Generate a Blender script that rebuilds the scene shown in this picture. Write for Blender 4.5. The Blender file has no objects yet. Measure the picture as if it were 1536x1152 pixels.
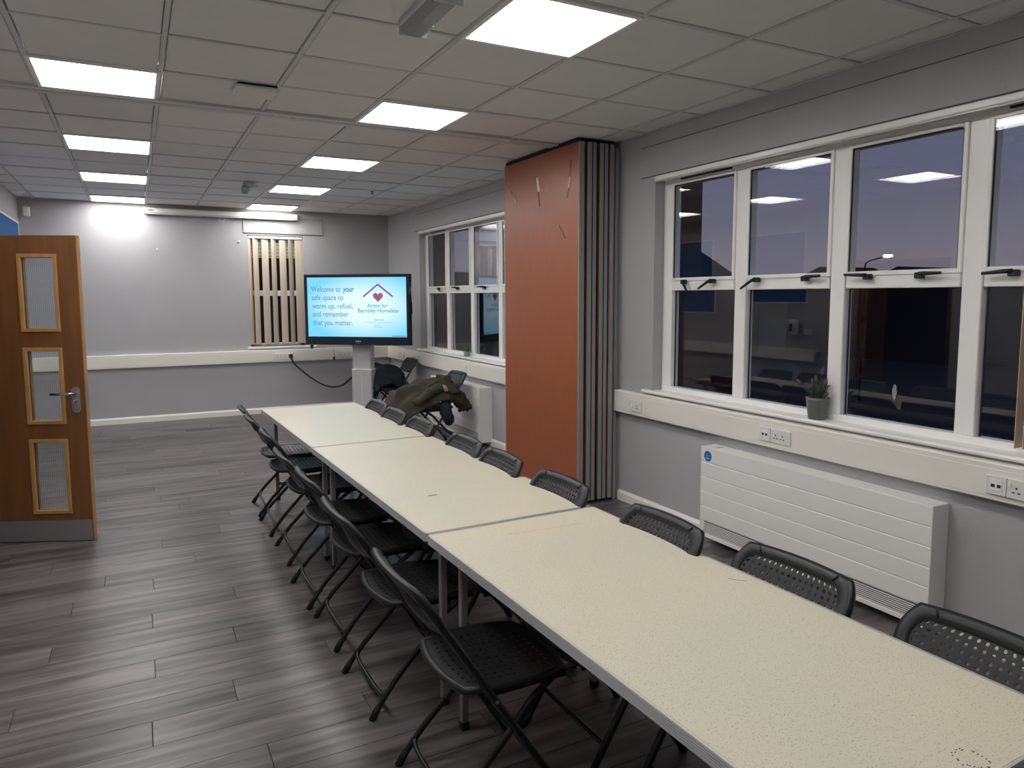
import bpy, math, random
from mathutils import Vector, Matrix, noise
from math import sin, cos, pi, sqrt, radians
random.seed(4)
S = bpy.context.scene
C = S.collection

# ---------------------------------------------------------------- camera
YAW, PIT, ROL, CZ, FPX = .4905, -.0975, -.0022, 1.6313, 1087.03
fw = Vector((sin(YAW)*cos(PIT), cos(YAW)*cos(PIT), sin(PIT)))
r0 = Vector((cos(YAW), -sin(YAW), 0)); u0 = r0.cross(fw)
rr = cos(ROL)*r0 + sin(ROL)*u0; uu = -sin(ROL)*r0 + cos(ROL)*u0
cam = bpy.data.cameras.new('camera'); co = bpy.data.objects.new('camera', cam); C.objects.link(co)
co.matrix_world = Matrix(((rr.x, uu.x, -fw.x, 0), (rr.y, uu.y, -fw.y, 0), (rr.z, uu.z, -fw.z, CZ), (0, 0, 0, 1)))
cam.sensor_width = 36; cam.lens = 36*FPX/1536
cam.shift_x = -17.87/1536; cam.shift_y = -25.3/1536
cam.clip_start = .02; cam.clip_end = 600
S.camera = co
# ---------------------------------------------------------------- world: dusk sky
W = bpy.data.worlds.new('dusk'); S.world = W; W.use_nodes = True
nt = W.node_tree; nt.nodes.clear()
tc = nt.nodes.new('ShaderNodeTexCoord'); sp = nt.nodes.new('ShaderNodeSeparateXYZ')
mr = nt.nodes.new('ShaderNodeMapRange'); mr.inputs[1].default_value = -.02; mr.inputs[2].default_value = .5
rp = nt.nodes.new('ShaderNodeValToRGB'); e = rp.color_ramp.elements
e[0].position = 0; e[0].color = (.29, .245, .275, 1); e[1].position = 1; e[1].color = (.09, .12, .24, 1)
m_ = e.new(.35); m_.color = (.17, .175, .275, 1)
bg = nt.nodes.new('ShaderNodeBackground'); bg.inputs[1].default_value = .40
ow = nt.nodes.new('ShaderNodeOutputWorld')
nt.links.new(tc.outputs['Generated'], sp.inputs[0]); nt.links.new(sp.outputs[2], mr.inputs[0])
nt.links.new(mr.outputs[0], rp.inputs[0]); nt.links.new(rp.outputs[0], bg.inputs[0]); nt.links.new(bg.outputs[0], ow.inputs[0])
# ---------------------------------------------------------------- exposure
LIGHT_STRENGTH = 9.0
V = S.view_settings; V.view_transform = 'Standard'; V.look = 'None'; V.gamma = 1; V.use_curve_mapping = False
V.exposure = 0.88

# ================================================================ helpers
def lin(c):
    return tuple(((v/255)/12.92 if v/255 <= .04045 else ((v/255+.055)/1.055)**2.4) for v in c)
MATS = {}
def mat(name, col, rough=.6, metal=0, noise_amt=0, noise_scale=20, bump=0, bump_scale=60, emis=None, es=0, spec=.5, stretch=(1, 1, 1), rand=0, coat=0):
    m = bpy.data.materials.new(name); m.use_nodes = True; MATS[name] = m
    n = m.node_tree; L = n.links; b = n.nodes['Principled BSDF']
    c = col if isinstance(col[0], float) and max(col) <= 1 else lin(col)
    b.inputs['Base Color'].default_value = (*c, 1)
    b.inputs['Roughness'].default_value = rough; b.inputs['Metallic'].default_value = metal
    b.inputs['Specular IOR Level'].default_value = spec
    if coat: b.inputs['Coat Weight'].default_value = coat; b.inputs['Coat Roughness'].default_value = .1
    if emis is not None:
        b.inputs['Emission Color'].default_value = (*emis, 1); b.inputs['Emission Strength'].default_value = es
    t = n.nodes.new('ShaderNodeTexCoord'); mp = n.nodes.new('ShaderNodeMapping'); mp.inputs['Scale'].default_value = stretch
    L.new(t.outputs['Object'], mp.inputs[0])
    src = None
    if noise_amt or rand:
        nz = n.nodes.new('ShaderNodeTexNoise'); nz.inputs['Scale'].default_value = noise_scale; nz.inputs['Detail'].default_value = 5
        L.new(mp.outputs[0], nz.inputs['Vector'])
        mm = n.nodes.new('ShaderNodeMapRange'); mm.inputs[1].default_value = .25; mm.inputs[2].default_value = .75
        mm.inputs[3].default_value = 1-noise_amt; mm.inputs[4].default_value = 1+noise_amt
        L.new(nz.outputs[0], mm.inputs[0]); src = mm.outputs[0]
        if rand:
            oi = n.nodes.new('ShaderNodeObjectInfo'); m2 = n.nodes.new('ShaderNodeMapRange')
            m2.inputs[3].default_value = 1-rand; m2.inputs[4].default_value = 1+rand
            L.new(oi.outputs['Random'], m2.inputs[0])
            mu = n.nodes.new('ShaderNodeMath'); mu.operation = 'MULTIPLY'; L.new(src, mu.inputs[0]); L.new(m2.outputs[0], mu.inputs[1]); src = mu.outputs[0]
        vm = n.nodes.new('ShaderNodeVectorMath'); vm.operation = 'SCALE'; vm.inputs[0].default_value = c
        L.new(src, vm.inputs['Scale']); L.new(vm.outputs[0], b.inputs['Base Color'])
    if bump:
        nb = n.nodes.new('ShaderNodeTexNoise'); nb.inputs['Scale'].default_value = bump_scale; nb.inputs['Detail'].default_value = 4
        L.new(mp.outputs[0], nb.inputs['Vector'])
        bp_ = n.nodes.new('ShaderNodeBump'); bp_.inputs['Strength'].default_value = bump; bp_.inputs['Distance'].default_value = .004
        L.new(nb.outputs[0], bp_.inputs['Height']); L.new(bp_.outputs[0], b.inputs['Normal'])
    return m
def ramp_mat(name, stops, rough, scale, stretch, detail=6, bump=.05, rand_shift=True, rr_=None, spec=.5, dist=0):
    m = bpy.data.materials.new(name); m.use_nodes = True; n = m.node_tree; L = n.links; b = n.nodes['Principled BSDF']
    t = n.nodes.new('ShaderNodeTexCoord'); mp = n.nodes.new('ShaderNodeMapping'); mp.inputs['Scale'].default_value = stretch
    L.new(t.outputs['Object'], mp.inputs[0])
    nz = n.nodes.new('ShaderNodeTexNoise'); nz.noise_dimensions = '4D'; nz.inputs['Scale'].default_value = scale; nz.inputs['Detail'].default_value = detail
    nz.inputs['Distortion'].default_value = dist
    L.new(mp.outputs[0], nz.inputs['Vector'])
    cr = n.nodes.new('ShaderNodeValToRGB'); els = cr.color_ramp.elements
    els[0].position, els[0].color = stops[0][0], (*lin(stops[0][1]), 1); els[1].position, els[1].color = stops[-1][0], (*lin(stops[-1][1]), 1)
    for p, c in stops[1:-1]:
        q = els.new(p); q.color = (*lin(c), 1)
    src = nz.outputs[0]
    if rand_shift:
        oi = n.nodes.new('ShaderNodeObjectInfo'); mu = n.nodes.new('ShaderNodeMath'); mu.operation = 'MULTIPLY'; mu.inputs[1].default_value = 40
        L.new(oi.outputs['Random'], mu.inputs[0]); L.new(mu.outputs[0], nz.inputs['W'])
        ad = n.nodes.new('ShaderNodeMapRange'); ad.inputs[3].default_value = -.07; ad.inputs[4].default_value = .07; L.new(oi.outputs['Random'], ad.inputs[0])
        a2 = n.nodes.new('ShaderNodeMath'); a2.operation = 'ADD'; L.new(src, a2.inputs[0]); L.new(ad.outputs[0], a2.inputs[1]); src = a2.outputs[0]
    L.new(src, cr.inputs[0]); L.new(cr.outputs[0], b.inputs['Base Color'])
    b.inputs['Roughness'].default_value = rough; b.inputs['Specular IOR Level'].default_value = spec
    if bump:
        bp_ = n.nodes.new('ShaderNodeBump'); bp_.inputs['Strength'].default_value = bump; bp_.inputs['Distance'].default_value = .003
        L.new(nz.outputs[0], bp_.inputs['Height']); L.new(bp_.outputs[0], b.inputs['Normal'])
    return m

class MB:
    def __init__(s): s.v = []; s.f = []; s.sm = []
    def add(s, vs, fs, smooth=False):
        o = len(s.v); s.v += [tuple(p) for p in vs]
        for f in fs: s.f.append(tuple(i+o for i in f)); s.sm.append(smooth)
        return s
    def box(s, x0, x1, y0, y1, z0, z1, c=0):
        x0, x1 = min(x0, x1), max(x0, x1); y0, y1 = min(y0, y1), max(y0, y1); z0, z1 = min(z0, z1), max(z0, z1)
        c = min(c, (x1-x0)*.49, (y1-y0)*.49, (z1-z0)*.49)
        if c <= 0:
            v = [(x, y, z) for z in (z0, z1) for y in (y0, y1) for x in (x0, x1)]
            return s.add(v, [(0, 2, 3, 1), (4, 5, 7, 6), (0, 1, 5, 4), (2, 6, 7, 3), (0, 4, 6, 2), (1, 3, 7, 5)])
        vs = []; idx = {}
        X = (x0, x1); Y = (y0, y1); Z = (z0, z1)
        for i in (0, 1):
            for j in (0, 1):
                for k in (0, 1):
                    sx, sy, sz = 1-2*i, 1-2*j, 1-2*k
                    for a in range(3):
                        p = [X[i]+(c*sx if a != 0 else 0), Y[j]+(c*sy if a != 1 else 0), Z[k]+(c*sz if a != 2 else 0)]
                        idx[i, j, k, a] = len(vs); vs.append(p)
        fs = []
        g = lambda i, j, k, a: idx[i, j, k, a]
        for i in (0, 1):
            q = [g(i, 0, 0, 0), g(i, 1, 0, 0), g(i, 1, 1, 0), g(i, 0, 1, 0)]; fs.append(q if i else q[::-1])
            q = [g(0, i, 0, 1), g(0, i, 1, 1), g(1, i, 1, 1), g(1, i, 0, 1)]; fs.append(q if i else q[::-1])
            q = [g(0, 0, i, 2), g(1, 0, i, 2), g(1, 1, i, 2), g(0, 1, i, 2)]; fs.append(q if i else q[::-1])
        for i in (0, 1):
            for j in (0, 1):
                q = [g(i, j, 0, 0), g(i, j, 1, 0), g(i, j, 1, 1), g(i, j, 0, 1)]; fs.append(q if (i+j) % 2 == 1 else q[::-1])
                q = [g(i, 0, j, 0), g(i, 1, j, 0), g(i, 1, j, 2), g(i, 0, j, 2)]; fs.append(q[::-1] if (i+j) % 2 == 1 else q)
                q = [g(0, i, j, 1), g(1, i, j, 1), g(1, i, j, 2), g(0, i, j, 2)]; fs.append(q if (i+j) % 2 == 1 else q[::-1])
        for i in (0, 1):
            for j in (0, 1):
                for k in (0, 1):
                    q = [g(i, j, k, 0), g(i, j, k, 1), g(i, j, k, 2)]; fs.append(q if (i+j+k) % 2 == 1 else q[::-1])
        return s.add(vs, fs)
    def tube(s, pts, r, n=10, closed=False, sec=None, up=None, caps=True):
        """sweep: sec = list of (a,b) section offsets; default circle"""
        P = [Vector(p) for p in pts]; N = len(P)
        rs = r if isinstance(r, (list, tuple)) else [r]*N
        if sec is None: sec = [(cos(2*pi*i/n), sin(2*pi*i/n)) for i in range(n)]
        n = len(sec); vs = []; prev = None
        for i in range(N):
            if closed: t = (P[(i+1) % N]-P[i-1])
            else: t = P[min(i+1, N-1)]-P[max(i-1, 0)]
            t.normalize()
            if up is not None: a = Vector(up).cross(t)
            elif prev is None: a = (Vector((0, 0, 1)) if abs(t.z) < .9 else Vector((0, 1, 0))).cross(t)
            else: a = prev-t*prev.dot(t)
            if a.length < 1e-6: a = Vector((1, 0, 0))
            a.normalize(); prev = a; b = t.cross(a)
            for (p, q) in sec: vs.append(P[i]+(a*p+b*q)*rs[i])
        fs = []
        for i in range(N if closed else N-1):
            j = (i+1) % N
            for k in range(n):
                l = (k+1) % n; fs.append((i*n+k, i*n+l, j*n+l, j*n+k))
        if not closed and caps:
            fs.append(tuple(range(n))[::-1]); fs.append(tuple((N-1)*n+k for k in range(n)))
        return s.add(vs, fs, True)
    def lathe(s, prof, c=(0, 0, 0), n=20, axis='z', smooth=True):
        vs = []; fs = []
        for (r, h) in prof:
            for k in range(n):
                a = 2*pi*k/n; p = (r*cos(a), r*sin(a), h)
                if axis == 'y': p = (p[0], p[2], p[1])
                if axis == 'x': p = (p[2], p[0], p[1])
                vs.append((p[0]+c[0], p[1]+c[1], p[2]+c[2]))
        for i in range(len(prof)-1):
            for k in range(n):
                l = (k+1) % n; fs.append((i*n+k, i*n+l, (i+1)*n+l, (i+1)*n+k))
        s.add(vs, fs, smooth)
        o = len(s.v)-len(vs)
        for i, rv in ((0, True), (len(prof)-1, False)):
            if prof[i][0] > 1e-5:
                q = [o+i*n+k for k in range(n)]; s.f.append(tuple(q[::-1] if rv else q)); s.sm.append(False)
        return s
    def holed(s, us, ws, hole, t0, t1, ax='x'):
        """slab of rectangular cells (us x ws), hole(i,j) true = open; thickness t0..t1 on axis ax; u,w are the other axes"""
        def P(u, w, t): return (t, u, w) if ax == 'x' else ((u, t, w) if ax == 'y' else (u, w, t))
        nu, nw = len(us)-1, len(ws)-1
        solid = lambda i, j: 0 <= i < nu and 0 <= j < nw and not hole(i, j)
        for i in range(nu):
            for j in range(nw):
                if not solid(i, j): continue
                a, b, c, d = us[i], us[i+1], ws[j], ws[j+1]
                for t in (t0, t1): s.add([P(a, c, t), P(b, c, t), P(b, d, t), P(a, d, t)], [(0, 1, 2, 3)])
                if not solid(i-1, j): s.add([P(a, c, t0), P(a, d, t0), P(a, d, t1), P(a, c, t1)], [(0, 1, 2, 3)])
                if not solid(i+1, j): s.add([P(b, c, t0), P(b, d, t0), P(b, d, t1), P(b, c, t1)], [(0, 1, 2, 3)])
                if not solid(i, j-1): s.add([P(a, c, t0), P(b, c, t0), P(b, c, t1), P(a, c, t1)], [(0, 1, 2, 3)])
                if not solid(i, j+1): s.add([P(a, d, t0), P(b, d, t0), P(b, d, t1), P(a, d, t1)], [(0, 1, 2, 3)])
        return s
    def mesh(s, name, weld=False):
        m = bpy.data.meshes.new(name); m.from_pydata([tuple(map(float, p)) for p in s.v], [], s.f); 
        m.polygons.foreach_set('use_smooth', s.sm); m.update()
        import bmesh
        b = bmesh.new(); b.from_mesh(m)
        if weld: bmesh.ops.remove_doubles(b, verts=b.verts, dist=1e-5)
        bmesh.ops.recalc_face_normals(b, faces=b.faces)
        b.to_mesh(m); b.free()
        return m
    def build(s, name, material, parent=None, loc=None, weld=False, **kw):
        o = bpy.data.objects.new(name, s.mesh(name, weld)); C.objects.link(o)
        o.data.materials.append(material)
        if parent: o.parent = parent
        if loc: o.location = loc
        for k, v in kw.items(): o[k] = v
        return o
def thing(name, label, cat, loc=(0, 0, 0), rz=0, group=None):
    o = bpy.data.objects.new(name, None); C.objects.link(o); o.empty_display_size = .1
    o.location = loc; o.rotation_euler = (0, 0, rz); o['label'] = label; o['category'] = cat
    if group: o['group'] = group
    return o
def tag(o, label, cat, group=None):
    o['label'] = label; o['category'] = cat
    if group: o['group'] = group
    return o
def struct(o): o['kind'] = 'structure'; return o
def copy_tree(o, parent=None):
    c = o.copy(); C.objects.link(c)
    if parent: c.parent = parent
    for ch in list(o.children): copy_tree(ch, c)
    return c
def sempty(name, loc=(0, 0, 0)):
    o = bpy.data.objects.new(name, None); C.objects.link(o); o.location = loc; o['kind'] = 'structure'; return o

# ================================================================ materials
M = {}
M['wall'] = mat('grey wall paint', (180, 178, 180), .62, noise_amt=.025, noise_scale=3, bump=.05, bump_scale=90)
M['board'] = mat('painted boxing', (178, 176, 177), .5, noise_amt=.03, noise_scale=6)
M['white'] = mat('white gloss trim', (246, 243, 237), .35, noise_amt=.02, noise_scale=4)
M['upvc'] = mat('white upvc', (250, 248, 244), .25, noise_amt=.01)
M['trunk'] = mat('ivory pvc trunking', (243, 239, 228), .4, noise_amt=.015, noise_scale=5)
M['socket'] = mat('white moulded plastic', (236, 234, 228), .3)
M['tile'] = mat('mineral fibre tile', (226, 225, 224), .9, noise_amt=.02, noise_scale=8, bump=.12, bump_scale=220, rand=.03)
M['grid'] = mat('white painted grid bar', (206, 206, 206), .5)
M['black'] = mat('black plastic', (22, 23, 27), .42, noise_amt=.08, noise_scale=60, bump=.12, bump_scale=400)
M['tubeblk'] = mat('black enamelled tube', (20, 20, 23), .33)
M['rubber'] = mat('black rubber', (14, 14, 15), .8)
M['gap'] = mat('dark seal and shade', (16, 18, 20), .8)  # seals and gaps, also the painted shadow band above the partition
M['steel'] = mat('brushed steel', (160, 158, 155), .45, metal=.6, noise_amt=.05, noise_scale=40, stretch=(1, 1, 30))
M['chrome'] = mat('chrome', (210, 205, 200), .15, metal=1.0)
M['alu'] = mat('aluminium extrusion', (196, 196, 197), .34, metal=.35, noise_amt=.04)
M['legsteel'] = mat('grey painted leg steel', (152, 150, 146), .4, metal=.5)
M['partgrey'] = mat('grey aluminium leaf edge', (150, 152, 152), .45, metal=.0, noise_amt=.03, stretch=(20, 20, .5))
M['rad'] = mat('white radiator enamel', (240, 238, 233), .35)
M['darkgrille'] = mat('dark grille cavity', (52, 52, 52), .8)
M['blue'] = mat('blue sticker', (32, 112, 172), .4)
M['bluefelt'] = mat('blue felt board', (34, 92, 150), .9, noise_amt=.06, noise_scale=120)
M['lightblue'] = mat('pale blue print', (150, 200, 225), .4)
M['slat'] = mat('beige blind fabric', (208, 192, 172), .8, noise_amt=.03, noise_scale=90)
M['navy'] = mat('navy jacket cloth', (26, 33, 44), .85, noise_amt=.2, noise_scale=18, bump=.3, bump_scale=60)
M['olive'] = mat('olive coat cloth', (62, 58, 46), .85, noise_amt=.2, noise_scale=14, bump=.3, bump_scale=50)
M['fur'] = mat('brown fur trim', (60, 50, 38), 1., noise_amt=.45, noise_scale=60, bump=1., bump_scale=120)
M['tan'] = mat('tan lining', (164, 138, 104), .8)
M['pot'] = mat('grey glazed pot', (112, 114, 115), .35, noise_amt=.05)
M['pot2'] = mat('pale green pot', (120, 150, 128), .5)
M['soil'] = mat('pale gravel', (186, 182, 160), .9, noise_amt=.2, noise_scale=120, bump=.5, bump_scale=150)
M['leaf'] = mat('grey green foliage', (84, 92, 76), .7, noise_amt=.2, noise_scale=80)
M['leaf2'] = mat('green foliage', (70, 112, 72), .7, noise_amt=.2, noise_scale=80)
M['lav'] = mat('dusty purple flowers', (88, 80, 92), .8, noise_amt=.25, noise_scale=150)
M['bezel'] = mat('dark blue grey bezel plastic', (24, 32, 44), .3)
M['column'] = mat('silver grey stand enamel', (186, 186, 186), .4, noise_amt=.01)
M['doorwood'] = ramp_mat('oak veneer door', [(.3, (112, 72, 40)), (.55, (126, 82, 46)), (.8, (138, 92, 54))], .4, 3.0, (6, 6, .5), bump=.03, rand_shift=False)
M['bead'] = ramp_mat('pale oak beading', [(.3, (172, 128, 74)), (.8, (196, 152, 96))], .4, 8, (3, 3, 1), bump=.03, rand_shift=False)
M['cherry'] = ramp_mat('cherry laminate', [(.3, (150, 82, 48)), (.5, (157, 86, 50)), (.75, (164, 92, 56))], .36, 5, (14, 14, .8), bump=.02, rand_shift=False, dist=.3)
M['floor'] = ramp_mat('grey wood vinyl', [(.27, (50, 45, 46)), (.42, (82, 76, 76)), (.55, (104, 98, 97)), (.75, (130, 123, 121))], .36, 2.2, (.9, 9, 1), detail=9, bump=.10, spec=.5, dist=.6)
M['brick'] = mat('dark red brick', (70, 45, 40), .9, noise_amt=.2, noise_scale=30)
M['ground'] = mat('night tarmac', (30, 30, 32), .9)
M['house'] = mat('distant dusk house', (34, 33, 40), .9)
M['curtain'] = mat('sage roman blind', (150, 165, 148), .9, noise_amt=.06, noise_scale=40)
M['shadow'] = mat('grey edge shade', (110, 108, 110), .8)  # painted shade for the dark line round the boxed lintels
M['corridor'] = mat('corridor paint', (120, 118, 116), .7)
M['ink'] = mat('dark mark', (60, 58, 55), .8)
M['orange'] = mat('orange crayon mark', (200, 140, 90), .8)
M['scuffdark'] = mat('dark tape residue', (104, 62, 46), .25)
M['scuffwhite'] = mat('white tape residue', (232, 220, 214), .5)
M['lens'] = mat('clear grey lens', (150, 152, 152), .15, spec=.8)
M['red'] = mat('red badge', (190, 70, 60), .5)
# table laminate: cream with small grey-green flecks
def fleck():
    m = bpy.data.materials.new('flecked cream laminate'); m.use_nodes = True; n = m.node_tree; L = n.links; b = n.nodes['Principled BSDF']
    t = n.nodes.new('ShaderNodeTexCoord')
    v = n.nodes.new('ShaderNodeTexNoise'); v.inputs['Scale'].default_value = 270; v.inputs['Detail'].default_value = 2
    mp = n.nodes.new('ShaderNodeMapping'); mp.inputs['Scale'].default_value = (1, .75, 1)
    L.new(t.outputs['Object'], mp.inputs[0]); L.new(mp.outputs[0], v.inputs['Vector'])
    r = n.nodes.new('ShaderNodeValToRGB'); e = r.color_ramp.elements
    e[0].position = .335; e[0].color = (*lin((160, 156, 130)), 1); e[1].position = .40; e[1].color = (*lin((205, 200, 181)), 1)
    L.new(v.outputs[0], r.inputs[0])
    w = n.nodes.new('ShaderNodeTexNoise'); w.inputs['Scale'].default_value = 1.6; L.new(t.outputs['Object'], w.inputs['Vector'])
    r2 = n.nodes.new('ShaderNodeValToRGB'); e = r2.color_ramp.elements
    e[0].position = .35; e[0].color = (.95, .955, .96, 1); e[1].position = .65; e[1].color = (1.02, .99, .95, 1)
    L.new(w.outputs[0], r2.inputs[0])
    mx = n.nodes.new('ShaderNodeMix'); mx.data_type = 'RGBA'; mx.blend_type = 'MULTIPLY'; mx.inputs[0].default_value = 1
    L.new(r.outputs[0], mx.inputs[6]); L.new(r2.outputs[0], mx.inputs[7]); L.new(mx.outputs[2], b.inputs['Base Color'])
    b.inputs['Roughness'].default_value = .34
    return m
M['lam'] = fleck()
def glass(name, tint=(.82, .86, .88), boost=1.55):
    m = bpy.data.materials.new(name); m.use_nodes = True; n = m.node_tree; n.nodes.clear(); L = n.links
    tr = n.nodes.new('ShaderNodeBsdfTransparent'); tr.inputs[0].default_value = (*tint, 1)
    gl = n.nodes.new('ShaderNodeBsdfGlossy'); gl.inputs[1].default_value = .005 if 'Roughness' in gl.inputs[1].name else 0
    ge = n.nodes.new('ShaderNodeNewGeometry'); dt = n.nodes.new('ShaderNodeVectorMath'); dt.operation = 'DOT_PRODUCT'
    L.new(ge.outputs['Incoming'], dt.inputs[0]); L.new(ge.outputs['Normal'], dt.inputs[1])
    def mth(op, a, b=None):
        q = n.nodes.new('ShaderNodeMath'); q.operation = op
        for i, v in enumerate((a, b)):
            if v is None: continue
            if isinstance(v, (int, float)): q.inputs[i].default_value = v
            else: L.new(v, q.inputs[i])
        return q.outputs[0]
    c5 = mth('POWER', mth('SUBTRACT', 1, mth('ABSOLUTE', dt.outputs['Value'])), 5)
    fac = mth('ADD', mth('MULTIPLY', c5, 1-boost), boost)      # Schlick: works the same on both faces of the thin pane
    mx = n.nodes.new('ShaderNodeMixShader'); o = n.nodes.new('ShaderNodeOutputMaterial')
    L.new(fac, mx.inputs[0]); L.new(tr.outputs[0], mx.inputs[1]); L.new(gl.outputs[0], mx.inputs[2]); L.new(mx.outputs[0], o.inputs[0])
    return m
M['glass'] = glass('window glass', (.93, .95, .96), boost=.055)
M['glass2'] = glass('wired door glass', (.88, .9, .91), .035)
def emit(name, col, s, plain=False):
    m = bpy.data.materials.new(name); m.use_nodes = True; n = m.node_tree; b = n.nodes['Principled BSDF']
    b.inputs['Base Color'].default_value = (.0, .0, .0, 1) if plain else (.8, .8, .8, 1)
    b.inputs['Emission Color'].default_value = (*col, 1); b.inputs['Emission Strength'].default_value = s; b.inputs['Roughness'].default_value = .4
    return m
M['led'] = emit('lit led diffuser', (1, .99, .98), LIGHT_STRENGTH)
M['greenled'] = emit('green indicator', (.1, 1, .35), 1.2)
M['palegreen'] = mat('pale green sign', (150, 200, 178), .4)
M['lamp'] = emit('street lamp', (1, .9, .7), 14)

# ================================================================ structure
XL, XR, YB, YF, ZC = -1.19, 3.378, 10.619, -2.4, 2.82
TH = .30
# ---- floor
fl = MB().box(XL-.2, XR+TH, YF-.2, YB+.2, -.12, -.006).build('floor', M['floor']); struct(fl)
fl.data.materials[0] = M['gap']
PW = .178; joints = {0: .35, 1: .75, 2: -.02, 3: .29, 4: .72, 5: 0, 6: .35, 7: .8, 8: 0, 9: .41, 10: .85, 11: .015, 12: -.23, 13: .255, 14: .7, 15: .08, -1: -.1, -2: .5, -3: .9, 16: .45, 17: -.3}
k = -6; PL = 1.219; G = .0011
def plank_mb(mb, x0, x1, y0, y1):
    mb.box(x0+G, x1-G, y0+G, y1-G, -.006, 0, .0012); return mb
while 2.484+k*PW < YB:
    y0, y1 = 2.484+k*PW, min(2.484+(k+1)*PW, YB)
    if y1-y0 > .02:
        j = joints.get(k, random.uniform(-.5, .7)); x = j-PL*math.ceil((j-XL)/PL)
        while x < XR:
            a, b = max(x, XL), min(x+PL, XR)
            if b-a > .03:
                cx, cy = (a+b)/2, (y0+y1)/2
                plank_mb(MB(), a-cx, b-cx, y0-cy, y1-cy).build('plank', M['floor'], fl, (cx, cy, 0))
            x += PL
    k += 1
mb = MB(); k = -7
while 2.484+(k+1)*PW > YF:
    x = XL-random.uniform(0, 1.1)
    while x < XR:
        if min(x+PL, XR)-max(x, XL) > .03: plank_mb(mb, max(x, XL), min(x+PL, XR), 2.484+k*PW, 2.484+(k+1)*PW)
        x += PL
    k -= 1
mb.build('plank_field', M['floor'], fl, kind='stuff')
# ---- ceiling
ce = MB().box(XL-.2, XR+TH, YF-.2, YB+.2, ZC+.04, ZC+.16).build('ceiling', M['tile']); struct(ce)
MB().box(XL, XR, YF, .2, ZC+.004, ZC+.04).build('plain_panel', M['tile'], ce)
xa = -.4236; XLN = [XL, xa-.6]+[xa+.6*i for i in range(7)]+[XR]; XLN = [XL]+[xa-.6+.6*i for i in range(8)]+[XR]
Y1, Y2 = 4.4025, 6.3464
YFR = [Y1+.6-.6*i for i in range(9)][::-1]      # 0.2 .. 5.0025
YBK = [5.1464+.6*i for i in range(10)]+[YB]
lights = [(xa, Y1), (xa, Y2), (xa, Y2+1.8), (xa, Y2+3.6), (xa+1.8, Y1), (xa+1.8, Y1-1.8), (xa+1.8, Y2), (xa+1.8, Y2+1.8), (xa+1.8, Y2+3.6), (xa, Y1-1.8),
          (xa, Y1-3.6), (xa+1.8, Y1-3.6)]
tm = {}
def tile(x0, x1, y0, y1, behind=False):
    for lx, ly in lights:
        if abs(x0-lx) < .02 and abs(y0-ly) < .02: return
    w, d = x1-x0-.030, y1-y0-.030; key = (round(w, 3), round(d, 3))
    if key not in tm: tm[key] = MB().box(-w/2, w/2, -d/2, d/2, 0, .014, .004).mesh('ceiling_tile')
    if key[0] < .05 or key[1] < .04: return
    o = bpy.data.objects.new('ceiling_tile', tm[key]); C.objects.link(o); o.parent = ce
    if not tm[key].materials: tm[key].materials.append(M['tile'])
    o.location = ((x0+x1)/2, (y0+y1)/2, ZC+.001+random.uniform(-.001, .005))
    o.rotation_euler = (random.uniform(-.004, .004), random.uniform(-.004, .004), 0)
for YS in (YFR, YBK):
    for i in range(len(XLN)-1):
        for j in range(len(YS)-1): tile(XLN[i], XLN[i+1], YS[j], YS[j+1])
for x in XLN[1:-1]:
    for a, b in ((.2, 5.0), (5.15, YB)):
        MB().box(x-.011, x+.011, a, b, ZC-.002, ZC+.03, .001).build('grid_bar', M['grid'], ce)
for y in YFR[:-1]+YBK[1:-1]:
    MB().box(XL, XR, y-.011, y+.011, ZC-.001, ZC+.03, .001).build('grid_bar', M['grid'], ce)
for sx in (XL, XR-.02):
    MB().box(sx, sx+.02, .2, YB, ZC-.003, ZC+.003).build('edge_trim', M['grid'], ce)
# partition track across the ceiling
tr = struct(MB().box(XL, XR, 5.005, 5.06, ZC-.012, ZC+.03, .003).box(XL, XR, 5.085, 5.142, ZC-.012, ZC+.03, .003).box(XL, XR, 5.05, 5.10, ZC+.006, ZC+.03).build('trim_1', M['grid']))
for x in (.86, .93, 1.0, 2.15, 2.35, 2.56):
    MB().box(x, x+.035, 5.058, 5.087, ZC-.008, ZC+.004).build('track_roller', M['white'], tr)
# ---- walls
N_Y = (1.23, 4.29); F_Y = (6.22, 9.28); WZ = (.925, 2.495)
wr = MB().holed([YF-.2, N_Y[0], N_Y[1], F_Y[0], F_Y[1], YB+.2], [-.1, WZ[0], WZ[1], ZC+.1], lambda i, j: j == 1 and i in (1, 3), XR, XR+TH, 'x').build('wall_right', M['wall'], weld=True); struct(wr)
BX = (1.39, 2.13)
wb = MB().holed([XL-.2, BX[0], BX[1], XR], [-.1, .94, 2.475, ZC+.1], lambda i, j: (i, j) == (1, 1), YB, YB+.3, 'y').build('wall_back', M['wall'], weld=True); struct(wb)
DY = (5.0, 5.945)
wl = MB().holed([YF-.2, DY[0], DY[1], YB], [-.1, .0, 2.06, ZC+.1], lambda i, j: (i, j) == (1, 1), XL-.15, XL, 'x').build('wall_left', M['wall'], weld=True); struct(wl)
wf = MB().box(XL, XR, YF-.2, YF, -.1, ZC+.1).build('wall_front', M['wall']); struct(wf)
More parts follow.
